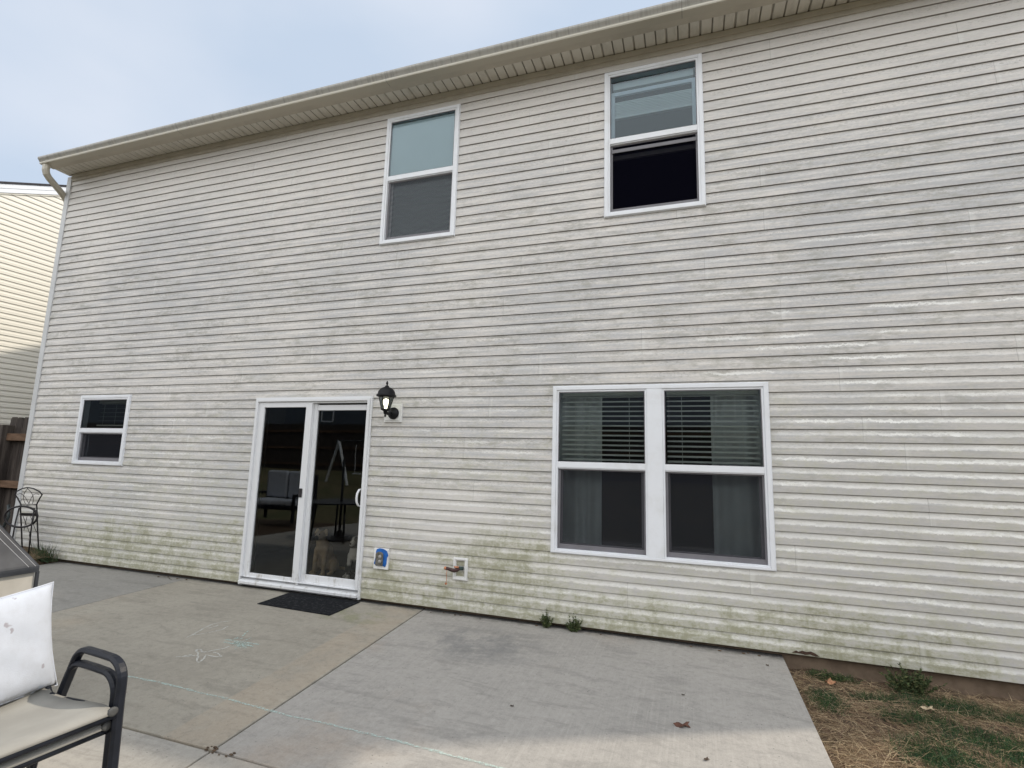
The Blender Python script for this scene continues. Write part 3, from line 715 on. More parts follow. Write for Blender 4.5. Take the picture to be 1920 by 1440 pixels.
b = MB(); slope_board(b, NX-9, NX+.075, ny0-.45, nym, ZR, -.036, .0); slope_board(b, NX-9, NX+.075, nym, NY1+.45, ZR2, -.036, .0); keep(b.build('roof', M['shingle']), nb)
b = MB(); b.box(NX-9, NX-.02, ny0, ny0+.1, -.3, 5.6); b.box(NX-9, NX-.02, NY1-.1, NY1, -.3, 5.6); b.box(NX-9, NX-8.9, ny0+.1, NY1-.1, -.3, 5.6); b.box(NX-.05, NX-.01, ny0, NY1, -.4, .0); keep(b.build('house_wall', M['cream']), nb)

# ------------------------------------------------------------------ side fence
fz = empty('wooden_fence', (-10, .15, -.05), label='weathered grey wooden fence with brown rails beside the house corner', cat='fence')
b = MB(); x = -8.86; k = 0
rr = random.Random(3)
while x > -9.36:
    w_ = .138; t = 1.84+rr.uniform(-.012, .012); b.add([(x-w_, .12, -.06), (x, .12, -.06), (x, .12, t-.03), (x-.025, .12, t), (x-w_+.025, .12, t), (x-w_, .12, t-.03), (x-w_, .14, -.06), (x, .14, -.06), (x, .14, t-.03), (x-.025, .14, t), (x-w_+.025, .14, t), (x-w_, .14, t-.03)],
        [(0, 1, 2, 3, 4, 5), (11, 10, 9, 8, 7, 6), (0, 1, 7, 6), (1, 2, 8, 7), (2, 3, 9, 8), (3, 4, 10, 9), (4, 5, 11, 10), (5, 0, 6, 11)]); x -= w_+.008
keep(b.build('fence_boards', M['fence']), fz)
for za, zb in ((1.50, 1.60), (.84, .935)):
    b = MB(); b.box(-9.32, -8.83, .04, .118, za, zb); keep(b.build('fence_rail', M['rail'], bevel=.004), fz)
b = MB(); b.box(-9.50, -9.32, -.02, .12, -.06, 1.72); keep(b.build('fence_post', M['fence'], bevel=.006), fz)
gate = empty('wooden_gate', (-10.2, .1, -.05), label='dark wooden gate with black hinge left of the fence post', cat='gate')
b = MB(); x = -9.53; 
while x > -12.2:
    w_ = .138; b.box(x-w_, x, .08, .10, -.02, 1.66+rr.uniform(-.01, .01)); x -= w_+.010
keep(b.build('gate_boards', M['fence']), gate)
b = MB(); b.box(-12.1, -9.53, .03, .08, 1.38, 1.47); b.box(-12.1, -9.53, .03, .08, .25, .34); keep(b.build('gate_rail', M['fence'], bevel=.004), gate)
b = MB(); b.box(-9.85, -9.46, -.03, .028, 1.45, 1.50); b.lathe([(.02, -.07), (.045, -.06), (.045, -.03), (.02, -.02)], (-9.72, 0, 1.42), 14, 'y'); b.box(-9.60, -9.54, -.035, .028, 1.28, 1.66)
keep(b.build('hinge', M['black_iron'], bevel=.003), gate)

# ------------------------------------------------------------------ wall lamp
LX, LZ = -2.905, 1.87
lamp = empty('wall_lantern', (LX, -.03, LZ), label='black wall lantern with its bulb lit, right of the sliding door', cat='lamp')
K = lambda o: keep(o, lamp)
b = MB(); b.box(-3.034, -2.829, -.034, .0, 1.772, 1.965); b.box(-3.018, -2.845, -.042, -.034, 1.788, 1.949); K(b.build('mounting_block', M['plate'], bevel=.004))
b = MB(); b.lathe([(.052, 0), (.062, -.004), (.062, -.016), (.052, -.028), (.030, -.040), (.022, -.05)], (-2.915, -.042, 1.862), 28, 'y'); K(b.build('back_plate', M['lamp_black'], smooth=True))
cx, cyy = -2.932, -.175
b = MB(); b.tube([(-2.915, -.08, 1.862), (-2.920, -.12, 1.848), (-2.926, -.15, 1.85), (cx, cyy, 1.868), (cx, cyy, 1.885)], [.016, .014, .015, .018, .02], 12); b.lathe([(.001, -.078), (.008, -.070), (.012, -.06), (.007, -.052), (.018, -.04), (.02, -.02), (.032, -.01), (.042, 0)], (cx, cyy, 1.888), 20); K(b.build('arm', M['lamp_black'], smooth=True))
b = MB()
zc0, zc1 = 1.888, 2.018
for k in range(6):
    a = 2*math.pi*k/6+R(90); b.strap([(cx+.042*math.cos(a), cyy+.042*math.sin(a), zc0), (cx+.074*math.cos(a), cyy+.074*math.sin(a), zc1)], (-math.sin(a), math.cos(a), 0), .009, .006)
b.lathe([(.046, -.006), (.048, 0), (.044, .006), (.038, 0)], (cx, cyy, zc0), 24); b.lathe([(.076, -.008), (.082, 0), (.086, .012), (.070, .012)], (cx, cyy, zc1), 24)
K(b.build('cage', M['lamp_black']))
b = MB(); b.lathe([(.098, 0), (.102, .008), (.096, .020), (.088, .024), (.085, .045), (.073, .068), (.053, .086), (.030, .096), (.020, .099), (.022, .108), (.012, .113), (.007, .120), (.011, .130), (.013, .138), (.008, .150), (.003, .160), (.001, .163)], (cx, cyy, zc1+.004), 28)
K(b.build('lamp_cap', M['lamp_black'], smooth=True))
gm = glass_material('lantern_glass', (.95, .96, .92), 1.0)
b = MB()
for k in range(6):
    a = 2*math.pi*k/6+R(90); c_ = 2*math.pi*(k+1)/6+R(90)
    b.quad((cx+.041*math.cos(a), cyy+.041*math.sin(a), zc0), (cx+.041*math.cos(c_), cyy+.041*math.sin(c_), zc0), (cx+.073*math.cos(c_), cyy+.073*math.sin(c_), zc1), (cx+.073*math.cos(a), cyy+.073*math.sin(a), zc1))
K(b.build('lamp_glass', gm, fix=False))
em = bpy.data.materials.new('lit_bulb'); em.use_nodes = True; e_ = em.node_tree.nodes['Principled BSDF']; e_.inputs['Base Color'].default_value = (.9, .9, .8, 1)
e_.inputs['Emission Color'].default_value = (1, .97, .72, 1); e_.inputs['Emission Strength'].default_value = 4
b = MB(); b.lathe([(.002, 0), (.013, .004), (.014, .026), (.022, .045), (.030, .062), (.031, .076), (.024, .094), (.010, .104), (.001, .106)], (cx, cyy, zc0+.006), 20); K(b.build('bulb', em, smooth=True))

# ------------------------------------------------------------------ outlet with tape
ot = empty('outdoor_outlet', (-2.97, -.02, .4), label='outdoor outlet masked with blue tape, low on the wall beside the door', cat='outlet')
b = MB(); b.box(-3.054, -2.886, -.030, .0, .301, .503); keep(b.build('mounting_block', M['plate'], bevel=.003), ot)
b = MB(); ol = [(-3.046, .352), (-3.028, .42), (-3.030, .468), (-3.020, .492), (-2.99, .503), (-2.95, .500), (-2.905, .482), (-2.885, .44), (-2.900, .415), (-2.902, .36), (-2.915, .325), (-2.935, .333), (-3.00, .335), (-3.02, .33)]
n = len(ol); b.add([(x, -.034+random.uniform(-.002, .001), z) for x, z in ol]+[(x, -.0295, z) for x, z in ol], [tuple(range(n))]+[(i, (i+1) % n, n+(i+1) % n, n+i) for i in range(n)]); keep(b.build('painters_tape', M['blue'], bevel=.001), ot)
b = MB(); ar = [(-3.022, .338), (-2.938, .338)]+[(-2.980+.042*math.cos(t), .445+.026*math.sin(t)) for t in np.linspace(0, math.pi, 10)]
n = len(ar); b.add([(x+.0, -.052, z) for x, z in ar]+[(x, -.036, z) for x, z in ar], [tuple(range(n)), tuple(range(2*n-1, n-1, -1))]+[(i, (i+1) % n, n+(i+1) % n, n+i) for i in range(n)]); keep(b.build('outlet_cover', M['outlet'], bevel=.005), ot)
for z in (.425, .378):
    b = MB(); b.lathe([(.003, -.002), (.016, -.001), (.018, .004), (.018, .01)], (-2.967, -.062, z), 16, 'y'); keep(b.build('receptacle', M['outletgrey'], smooth=True), ot)

# ------------------------------------------------------------------ spigot
sp = empty('hose_bib', (-2.10, -.02, .38), label='outdoor water spigot with copper tip and hanging chain on a white block', cat='spigot')
b = MB(); b.frame(-2.175, -2.027, .277, .481, -.030, .0, .030, .030, .026, .034); b.frame(-2.168, -2.034, .284, .474, -.038, -.030, .010, .010, .010, .010); b.box(-2.145, -2.057, -.012, .0, .311, .455)
for xx in (-2.118, -2.092, -2.074): b.box(xx, xx+.002, -.0145, -.012, .312, .454)
keep(b.build('mounting_block', M['plate'], bevel=.002), sp)
b = MB(); b.tube([(-2.085, -.010, .382), (-2.083, -.05, .390), (-2.088, -.075, .394)], [.017, .017, .019], 14); keep(b.build('collar', M['valvegreen'], smooth=True), sp)
b = MB(); b.tube([(-2.090, -.070, .394), (-2.110, -.078, .380), (-2.135, -.088, .373), (-2.165, -.092, .378), (-2.195, -.096, .386), (-2.212, -.098, .389)], [.016, .019, .018, .016, .014, .016], 14); keep(b.build('spout', M['darkbronze'], smooth=True), sp)
b = MB(); b.tube([(-2.212, -.098, .389), (-2.228, -.100, .391), (-2.232, -.1005, .391)], [.016, .015, .012], 14); keep(b.build('copper_tip', M['copper'], smooth=True), sp)
b = MB(); b.lathe([(.022, 0), (.026, .003), (.026, .009), (.020, .013), (.008, .014)], (-2.115, -.085, .400), 18, squash=(1, .6)); keep(b.build('handle', M['copper'], smooth=True), sp)
b = MB(); b.tube([(-2.200, -.106, .376), (-2.203, -.109, .34), (-2.199, -.108, .30), (-2.204, -.107, .262)], .0028, 6); b.lathe([(.004, 0), (.011, -.004), (.012, -.014), (.006, -.018)], (-2.205, -.107, .262), 12); keep(b.build('hanging_chain', M['copper']), sp)

# ------------------------------------------------------------------ door mat
b = MB(); mc = [(-4.046, -.035), (-4.052, -.471), (-3.179, -.501), (-3.17, -.035)]
b.add([(x, y, gz(y)+.008) for x, y in mc]+[(x, y, gz(y)+.001) for x, y in mc], [(0, 1, 2, 3), (7, 6, 5, 4), (0, 1, 5, 4), (1, 2, 6, 5), (2, 3, 7, 6), (3, 0, 4, 7)])
mo = tag(b.build('door_mat', M['mat'], bevel=.003), 'black rubber door mat lying on the patio at the sliding door', 'door mat')

# ------------------------------------------------------------------ chalk
g = G('chalk', .95, 0, .05); g.color((.50, .62, .575))
n = g.noise(70, detail=4, rough=.8); tr = g.t.nodes.new('ShaderNodeBsdfTransparent'); mxs = g.t.nodes.new('ShaderNodeMixShader')
g._in(mxs.inputs[0], g.mul(g.ss(n, .42, .56), .72)); g.t.links.new(tr.outputs[0], mxs.inputs[1]); g.t.links.new(g.b.outputs[0], mxs.inputs[2]); g.t.links.new(mxs.outputs[0], g.o.inputs[0]); M['chalk'] = g.m
g2 = G('chalk_white', .95, 0, .05); g2.color((.58, .57, .53)); n = g2.noise(70, detail=4, rough=.8); tr = g2.t.nodes.new('ShaderNodeBsdfTransparent'); mxs = g2.t.nodes.new('ShaderNodeMixShader')
g2._in(mxs.inputs[0], g2.mul(g2.ss(n, .36, .5), .8)); g2.t.links.new(tr.outputs[0], mxs.inputs[1]); g2.t.links.new(g2.b.outputs[0], mxs.inputs[2]); g2.t.links.new(mxs.outputs[0], g2.o.inputs[0]); M['chalkw'] = g2.m
def stroke(b, pts, wd, lift=.0022, rough=0):
    P2 = []
    for (x0, y0), (x1, y1) in zip(pts, pts[1:]):
        m_ = max(2, int(math.hypot(x1-x0, y1-y0)/.03))
        for i in range(m_): t = i/m_; P2.append((x0+(x1-x0)*t, y0+(y1-y0)*t))
    P2.append(pts[-1]); vs = []
    for i, (x, y) in enumerate(P2):
        a = P2[max(0, i-1)]; c = P2[min(len(P2)-1, i+1)]; d = math.hypot(c[0]-a[0], c[1]-a[1])+1e-9
        nx_, ny_ = -(c[1]-a[1])/d, (c[0]-a[0])/d; hw = wd/2*random.uniform(.6, 1.25); o_ = random.uniform(-.003, .003)
        for s_ in (-1, 1): vs.append((x+nx_*(hw*s_+o_), y+ny_*(hw*s_+o_), gz(y+ny_*(hw*s_+o_))+lift))
    b.add(vs, [(2*i, 2*i+1, 2*i+3, 2*i+2) for i in range(len(P2)-1)])
b = MB()
stroke(b, [(-3.995, -2.051), (-3.792, -2.046), (-3.578, -2.042), (-3.313, -2.032), (-2.974, -2.045), (-2.711, -2.048), (-2.407, -2.065), (-2.224, -2.074), (-2.025, -2.067), (-1.736, -2.076), (-1.466, -2.084), (-1.18, -2.099), (-.93, -2.11), (-.74, -2.114)], .018)
tag(b.build('chalk_line', M['chalk'], fix=False), 'long pale green chalk line running across the patio parallel to the wall', 'chalk drawing')
b = MB()
for k_, pts in {'s1': [(-3.552, -1.297), (-3.435, -1.297), (-3.322, -1.29), (-3.231, -1.284)], 's2': [(-3.523, -1.348), (-3.448, -1.348), (-3.356, -1.341), (-3.24, -1.332)],
                's3': [(-3.452, -1.357), (-3.401, -1.329), (-3.312, -1.338), (-3.381, -1.374), (-3.305, -1.358), (-3.269, -1.329), (-3.36, -1.315), (-3.44, -1.325), (-3.33, -1.305)], 's4': [(-3.541, -1.086), (-3.489, -1.199)], 's5': [(-3.493, -1.281), (-3.501, -1.221), (-3.491, -1.257), (-3.448, -1.232)],
                's6': [(-3.396, -1.289), (-3.391, -1.2)], 's7': [(-3.322, -1.43), (-3.325, -1.395), (-3.255, -1.381)]}.items(): stroke(b, pts, .024 if k_ in ('s1', 's2', 's3') else .014, lift=.0022+.0004*int(k_[1]))
tag(b.build('chalk_scribble', M['chalk'], fix=False), 'pale green chalk scribble shaded in the middle of the patio drawing', 'chalk drawing')
b = MB()
for i_, pts in enumerate(([(-3.408, -1.399), (-3.419, -1.462), (-3.452, -1.503), (-3.488, -1.553)], [(-3.593, -1.696), (-3.529, -1.657), (-3.473, -1.622), (-3.512, -1.583), (-3.554, -1.565), (-3.585, -1.535), (-3.561, -1.519), (-3.523, -1.546), (-3.487, -1.559)],
            [(-3.556, -1.662), (-3.525, -1.622)], [(-3.463, -1.625), (-3.412, -1.676), (-3.36, -1.713), (-3.358, -1.693), (-3.381, -1.651), (-3.426, -1.59), (-3.365, -1.592), (-3.319, -1.587), (-3.296, -1.571), (-3.377, -1.536), (-3.424, -1.534)])): stroke(b, pts, .015, lift=.0022+.0004*i_)
tag(b.build('chalk_star', M['chalkw'], fix=False), 'chalk outline of a crooked star on the patio', 'chalk drawing')
b = MB()
for i_, pts in enumerate(([(-3.873, -1.379), (-3.884, -1.31), (-3.93, -1.183), (-3.95, -1.074), (-3.928, -.999), (-3.886, -.953)], [(-3.875, -1.323), (-3.828, -1.271), (-3.789, -1.204), (-3.765, -1.134), (-3.792, -1.055)], [(-3.896, -1.161), (-3.884, -1.12), (-3.884, -1.066)])): stroke(b, pts, .013, lift=.0022+.0004*i_)
tag(b.build('chalk_loop', M['chalkw'], fix=False), 'thin leaf shaped chalk loop on the patio, nearest the door mat', 'chalk drawing')

# ------------------------------------------------------------------ patio chairs (stacked), local: +x back, +y towards seat left, origin under front right leg
def arc(c, r, a0, a1, n=7): return [(c[0]+r*math.cos(R(a0+(a1-a0)*i/n)), c[1]+r*math.sin(R(a0+(a1-a0)*i/n))) for i in range(n+1)]
def make_chair(label):
    rt = empty('sling_chair', label=label, cat='chair', group='patio chairs stacked one on the other')
    Wd = .56
    for i, v in enumerate((0, Wd)):
        prof = [(-.018, 0), (-.008, .25), (0, .48)]+[(0.0+.0, .57)]+arc((.085, .575), .085, 180, 95, 7)[1:]+[(.16, .662)]+arc((.255, .578), .084, 88, 22, 7)+[(.365, .53), (.405, .43), (.43, .33)]
        b = MB(); b.strap([(u, v, z) for u, z in prof], (0, 1, 0), .040, .026, rnd=.35); b.build('arm_frame', M['chairmetal'], rt, smooth=False)
        b = MB(); b.strap([(.30, v+(.03 if i == 0 else -.03), .43), (.44, v+(.03 if i == 0 else -.03), .33), (.50, v+(.03 if i == 0 else -.03), .0)], (0, 1, 0), .028, .026); b.build('leg', M['chairmetal'], rt)
        vv = v+(.03 if i == 0 else -.03)
        b = MB(); b.tube([(.002, vv, .455), (.05, vv, .462), (.2, vv, .452), (.36, vv, .435), (.44, vv, .44), (.49, vv, .50), (.545, vv, .66), (.59, vv, .86)], .0145, 10); b.build('side_rail', M['chairmetal'], rt, smooth=True)
    b = MB(); b.tube([(.004, -.005, .440), (.004, Wd+.005, .440)], .018, 14); b.build('front_rail', M['chairmetal'], rt, smooth=True)
    for v in (.028, Wd-.028):
        b = MB(); b.lathe([(.010, 0), (.018, .001), (.020, .006), (.018, .014)], (-.019, v, .462), 16, 'x'); b.build('rail_cap', M['capgrey'], rt, smooth=True)
    # seat sling: curved sheet with thickness
    sec = [(-.016, .452), (-.010, .468), (.02, .478), (.06, .479), (.14, .472), (.24, .460), (.34, .452), (.42, .450), (.455, .47)]
    b = MB(); vsx = np.linspace(.028, Wd-.028, 9)
    for j, v in enumerate(vsx):
        sag = .014*(1-((v-Wd/2)/(Wd/2-.028))**2)
        for (u, z) in sec: b.v.append((u, v, z-sag*min(1, max(0, u)*8+.1)))
    n = len(sec)
    for j in range(8):
        for i in range(n-1): b.f.append((j*n+i, j*n+i+1, (j+1)*n+i+1, (j+1)*n+i)); b.mi.append(0)
    o = b.build('seat', M['sling'], rt, smooth=True, fix=False); md = o.modifiers.new('s', 'SOLIDIFY'); md.thickness = .004
    b = MB(); n = 6; sc = [(.455, .47), (.49, .52), (.535, .65), (.575, .80), (.59, .855)]; n = len(sc)
    for v in vsx:
        for (u, z) in sc: b.v.append((u, v, z))
    for j in range(8):
        for i in range(n-1): b.f.append((j*n+i, j*n+i+1, (j+1)*n+i+1, (j+1)*n+i)); b.mi.append(0)
    o = b.build('backrest', M['sling'], rt, smooth=True, fix=False); md = o.modifiers.new('s', 'SOLIDIFY'); md.thickness = .004
    b = MB(); b.tube([(.59, 0.03, .86), (.60, .1, .875), (.60, Wd-.1, .875), (.59, Wd-.03, .86)], .014, 10); b.build('top_rail', M['chairmetal'], rt, smooth=True)
    return rt
def copy_tree(o, parent=None):
    c = o.copy(); COL.objects.link(c); c.parent = parent
    for ch in list(o.children): copy_tree(ch, c)
    return c
CH = 1.48
chair = make_chair('upper of the two stacked sling patio chairs, holding the white pillow')
# local +x (back) -> b=(-.996,.09); local +y -> s=(-.09,-.996): a proper rotation about z
rz = math.atan2(.09, -.996)
chair.rotation_euler = (0, 0, rz); chair.location = (-2.232, -3.10, gz(-3.1)+.002)
ZS = .909
chair.scale = (1, 1, ZS); chair.location.z = gz(-3.1)+.060
chair2 = copy_tree(chair); chair2['label'] = 'lower of the two stacked sling patio chairs, mostly under the other'
chair2.location = Vector((chair.location.x-.030, chair.location.y+.004, gz(-3.1)))

# pillow
def pillow(wd, ht, th):
    n = 28; b = MB(); m_ = n+1
    for side in (1, -1):
        for j in range(m_):
            for i in range(m_):
                a, c = -1+2*i/n, -1+2*j/n
                pin = 1-.07*(1-abs(a)**2.2)*(abs(c)**3); pin2 = 1-.07*(1-abs(c)**2.2)*(abs(a)**3)
                h = th*((1-a**4)*(1-c**4))**.55
                wr = .006*math.sin(9*a+3*c)*math.cos(7*c)*(1-a*a)*(1-c*c)
                b.v.append((side*(h+wr), a*wd/2*pin2, c*ht/2*pin+ht/2))
        off = 0 if side == 1 else m_*m_
        for j in range(n):
            for i in range(n):
                q = (off+j*m_+i, off+j*m_+i+1, off+(j+1)*m_+i+1, off+(j+1)*m_+i); b.f.append(q if side == 1 else q[::-1]); b.mi.append(0 if side == 1 else 1)
    return b
pb = pillow(.56, .445, .060)
po = pb.build('pillow', [M['pillow'], M['pillowgrey']], smooth=True, fix=False)
po.location = (-2.685, -3.325, .350); po.rotation_euler = (R(3), R(-11), R(2))
tag(po, 'white stained pillow propped upright on the stacked patio chairs', 'pillow')
bm = bmesh.new(); bm.from_mesh(po.data); bmesh.ops.remove_doubles(bm, verts=bm.verts, dist=.0004); bm.to_mesh(po.data); bm.free()
b = MB(); edge = []
for t in np.linspace(0, 1, 24, endpoint=False):
    k = int(t*4); f_ = t*4-k; a, c = [(-1+2*f_, 1), (1, 1-2*f_), (1-2*f_, -1), (-1, -1+2*f_)][k]
    pin = 1-.07*(1-abs(a)**2.2)*(abs(c)**3); pin2 = 1-.07*(1-abs(c)**2.2)*(abs(a)**3)
    edge.append((0, a*.28*pin2, c*.2225*pin+.2225))
b.tube(edge, .004, 6, closed=True); b.build('piping', M['pillow'], po, smooth=True)

# ------------------------------------------------------------------ covered grill
gr = empty('covered_grill', (-3.95, -3.25, gz(-3.2)), label='grill under a fitted cover with black top and beige sides', cat='grill cover')
gx1, gx0, gy1, gy0, gt = -3.60, -4.35, -2.678, -3.95, .722
b = MB()   # beige sides, slightly bulged and wrinkled
def ring(z, ex, wob): 
    pts = []
    c = [(gx1+ex, gy1+ex), (gx0-ex, gy1+ex), (gx0-ex, gy0-ex), (gx1+ex, gy0-ex)]
    for k in range(4):
        (xa, ya), (xb, yb_) = c[k], c[(k+1) % 4]
        for i in range(10):
            t = i/10; d = wob*math.sin(t*9+z*11+k)
            pts.append((xa+(xb-xa)*t+(d if k % 2 == 1 or k == 3 else 0)*(1 if 0 < i else 0), ya+(yb_-ya)*t, z))
    return pts
zs_ = [gz(-3.2)+.02, .15, .35, .55, gt]; rs_ = [ring(z, .004*(i % 2), .006) for i, z in enumerate(zs_)]
for r_ in rs_: b.v += r_
for j in range(len(rs_)-1):
    for i in range(40): b.f.append((j*40+i, j*40+(i+1) % 40, (j+1)*40+(i+1) % 40, (j+1)*40+i)); b.mi.append(0)
keep(b.build('cover_skirt', M['coverbeige'], smooth=False), gr)
b = MB(); e1 = .018; A = [(gx1+e1, gy1+e1), (gx0-e1, gy1+e1), (gx0-e1, gy0-e1), (gx1+e1, gy0-e1)]
pk = [(-3.85, -2.88, 1.12), (-4.10, -2.88, 1.12), (-4.10, -3.70, 1.12), (-3.85, -3.70, 1.12)]
lowv = [(x, y, gt-.022) for x, y in A]; topv = [(x, y, gt+.012) for x, y in A]
b.add(lowv+topv+pk, [(0, 1, 5, 4), (1, 2, 6, 5), (2, 3, 7, 6), (3, 0, 4, 7), (4, 5, 9, 8), (5, 6, 10, 9), (6, 7, 11, 10), (7, 4, 8, 11), (8, 9, 10, 11)])
o = keep(b.build('cover_top', M['coverblack'], bevel=.012), gr)
for dd in (.02, .045):
    t_, p_ = Vector(topv[0]), Vector(pk[0]); q_, r_ = Vector(topv[3]), Vector(pk[3]); nrm = (p_-t_).cross(q_-t_).normalized()
    nrm = nrm if nrm.z > 0 else -nrm
    a_ = t_.lerp(q_, dd)+nrm*.001; c_ = p_.lerp(r_, dd*2)+nrm*.001
    b = MB(); b.tube([a_, c_], .0012, 5); keep(b.build('cover_seam', M['stitch']), gr)
b = MB(); b.tube([(gx1+.01, gy1+.01, gt-.02), (gx1+.012, gy1+.012, .5), (gx1+.01, gy1+.01, gz(-2.6)+.02)], .010, 8); keep(b.build('cover_strap', M['coverblack']), gr)

# ------------------------------------------------------------------ iron bistro chairs
def iron_chair(label):
    """seat disc folded up against the back; local x = width, z = up, y = away from the wall towards viewer (-)"""
    rt = empty('iron_chair', label=label, cat='chair', group='black iron chairs folded by the house corner')
    hw = .145
    b = MB()
    b.tube([(-hw, 0, 0), (-hw+.004, .01, .3), (-hw, .02, .60), (-hw+.008, .025, .66), (-hw-.05, .03, .75), (-hw-.095, .03, .80), (-hw-.06, .03, .84), (-.10, .03, .885), (0, .03, .90), (.10, .03, .885), (hw+.06, .03, .84), (hw+.095, .03, .80), (hw+.05, .03, .75), (hw-.008, .025, .66), (hw, .02, .60), (hw-.004, .01, .3), (hw, 0, 0)], .0085, 8)
    b.build('back_frame', M['black_iron'], rt, smooth=True)
    b = MB(); b.box(-hw, hw, .012, .020, .505, .545); b.tube([(-hw, .02, .66), (hw, .02, .66)], .005, 6); b.tube([(-hw, .01, .635), (hw, .01, .67)], .004, 6); b.build('crossbar', M['black_iron'], rt)
    b = MB()
    def pa(f, n=12): return [f(i/n) for i in range(n+1)]
    b.tube(pa(lambda t: (-.07-.02*math.sin(t*3), .028, .67+.22*t) if 0 else (-.06+.06*t*t*1.2-.04*math.sin(math.pi*t), .028, .67+.225*t)), .0035, 6)
    b.tube(pa(lambda t: (.06-.06*t*t*1.2+.04*math.sin(math.pi*t), .028, .67+.225*t)), .0035, 6)
    b.tube(pa(lambda t: (-.19+.19*t, .028, .80+.03*math.sin(t*3.1)-.13*t*t)), .0035, 6)
    b.tube(pa(lambda t: (.19-.19*t, .028, .80+.03*math.sin(t*3.1)-.13*t*t)), .0035, 6)
    b.tube([(-.10, .015, .50), (-.05, .012, .38), (0, .01, .26), (.02, .005, 0.02)], .0035, 6); b.tube([(.10, .015, .50), (.05, .012, .38), (-.01, .01, .24), (0, .005, .10)], .0035, 6)
    b.tube([(-.03, .015, .50), (-.08, .012, .36), (-.1, .01, .30)], .0035, 6); b.tube([(.03, .015, .50), (.09, .012, .34), (.12, .01, .28)], .0035, 6)
    b.build('scrollwork', M['black_iron'], rt)
    b = MB(); b.tube([(.19*math.cos(t), -.07+.06*math.cos(t), .52+.145*math.sin(t)) for t in np.linspace(0, 2*math.pi, 28, endpoint=False)], .013, 8, closed=True); b.build('seat_ring', M['black_iron'], rt, smooth=True)
    for s_ in (-1, 1):
        b = MB(); b.tube([(s_*hw*.93, .0, .62), (s_*hw*1.0, -.05, .42), (s_*hw*1.12, -.13, .0)], .008, 8); b.build('leg', M['black_iron'], rt, smooth=True)
    return rt
ic = iron_chair('black iron bistro chair with a fan back folded against the house corner')
ic.location = (-8.11, -.13, .07); ic.rotation_euler = (R(11), R(-2), R(4)); ic.scale = (1, 1, .93)
ic2 = copy_tree(ic); ic2['label'] = 'second black iron bistro chair, tilted against the fence left of the corner'
ic2.location = (-9.02, -.22, -.03); ic2.rotation_euler = (R(-6), R(-30), R(20))
b = MB(); b.tube([(-8.46, -.26, .66), (-8.40, -.27, .52), (-8.44, -.28, .40), (-8.52, -.30, .30), (-8.60, -.33, .20), (-8.72, -.36, .08), (-8.9, -.4, .0), (-9.3, -.5, -.02)], .017, 10)
tag(b.build('garden_hose', simple('dark_hose', (.02, .028, .03), .45, .2, 20), smooth=True), 'dark green garden hose looped down beside the iron chairs', 'hose')

# ------------------------------------------------------------------ dogs behind the door
def dog(name, label, loc, s, cmat, rz=0, lean=0):
    mb_ = bpy.data.metaballs.new(name+'_m'); mb_.resolution = .018; mb_.render_resolution = .018; mb_.threshold = .25
    def el(x, y, z, rx, ry, rz_):
        e = mb_.elements.new(); e.type = 'ELLIPSOID'; e.co = (x, y, z); e.radius = 1.0; e.size_x, e.size_y, e.size_z = rx*1.35, ry*1.35, rz_*1.35; e.stiffness = 2
    # sitting dog facing -y, height ~.6
    el(0, .20, .14, .115, .13, .12)      # haunches
    el(0, .13, .26, .095, .11, .13); el(0, .05, .35, .085, .085, .11)    # chest
    el(0, .0, .43, .062, .07, .08); el(0, -.03, .50, .066, .075, .065)   # neck, skull
    el(0, -.10, .475, .034, .05, .03); el(0, -.13, .47, .028, .032, .026)  # muzzle
    for sx in (-1, 1):
        for i in range(7): t = i/6; el(sx*(.062+.0*t), .02-.035*t, .30-.28*t, .034-.008*t, .036-.01*t, .045)
        el(sx*.064, -.035, .018, .030, .05, .018)                       # front paw
        el(sx*.115, .16, .10, .05, .10, .09); el(sx*.125, .06, .022, .032, .07, .022)   # thigh, hind foot
        el(sx*.060, .0, .545, .024, .016, .036); el(sx*.074, -.012, .515, .020, .014, .030)      # ear, folded
        el(sx*.028, -.088, .517, .014, .012, .012)
    for i in range(6): t = i/5; el(.08+.1*t, .30+.05*t, .05-.02*t, .02-.006*t, .03, .02)
    o = bpy.data.objects.new(name+'_m', mb_); COL.objects.link(o); bpy.context.view_layer.update()
    dg = bpy.context.evaluated_depsgraph_get(); me = bpy.data.meshes.new_from_object(o.evaluated_get(dg)); bpy.data.objects.remove(o)
    me.name = name; me.materials.clear(); me.materials.append(cmat); me.polygons.foreach_set('use_smooth', [True]*len(me.polygons))
    d = bpy.data.objects.new(name, me); COL.objects.link(d); d.location = loc; d.scale = (s, s, s); d.rotation_euler = (0, 0, rz)
    tag(d, label, 'dog')
    bk = simple(name+'_nose', (.01, .01, .01), .3)
    b = MB(); b.lathe([(.001, -.012), (.011, -.008), (.014, 0), (.010, .008), (.001, .01)], (0, -.168, .485), 12, 'y'); b.build('nose', bk, d, smooth=True)
    for sx in (-1, 1):
        b = MB(); b.lathe([(.001, -.009), (.006, -.006), (.009, 0), (.001, .006)], (sx*.030, -.100, .520), 10, 'y'); b.build('eye', bk, d, smooth=True)
    return d
g = G('tan_fur', .9, 0, .15); n = g.noise(14, detail=5)
c = g.mix(g.ss(n, .3, .7), (.62, .46, .28), (.78, .62, .42)); c = g.mix(g.mul(g.ss(g.math('ABSOLUTE', g.x), .03, .01), g.ss(g.z, .47, .5)), c, (.7, .62, .5)); c = g.mix(g.mul(g.ss(g.y, -.10, -.125), g.ss(g.z, .42, .46)), c, (.06, .05, .04)); g.color(c)
dog('dog', 'tan short haired dog sitting behind the glass of the sliding door', (-4.04, .40, .06), .90, g.m, R(8))
g = G('black_white_fur', .9, 0, .15); n = g.noise(10, detail=3)
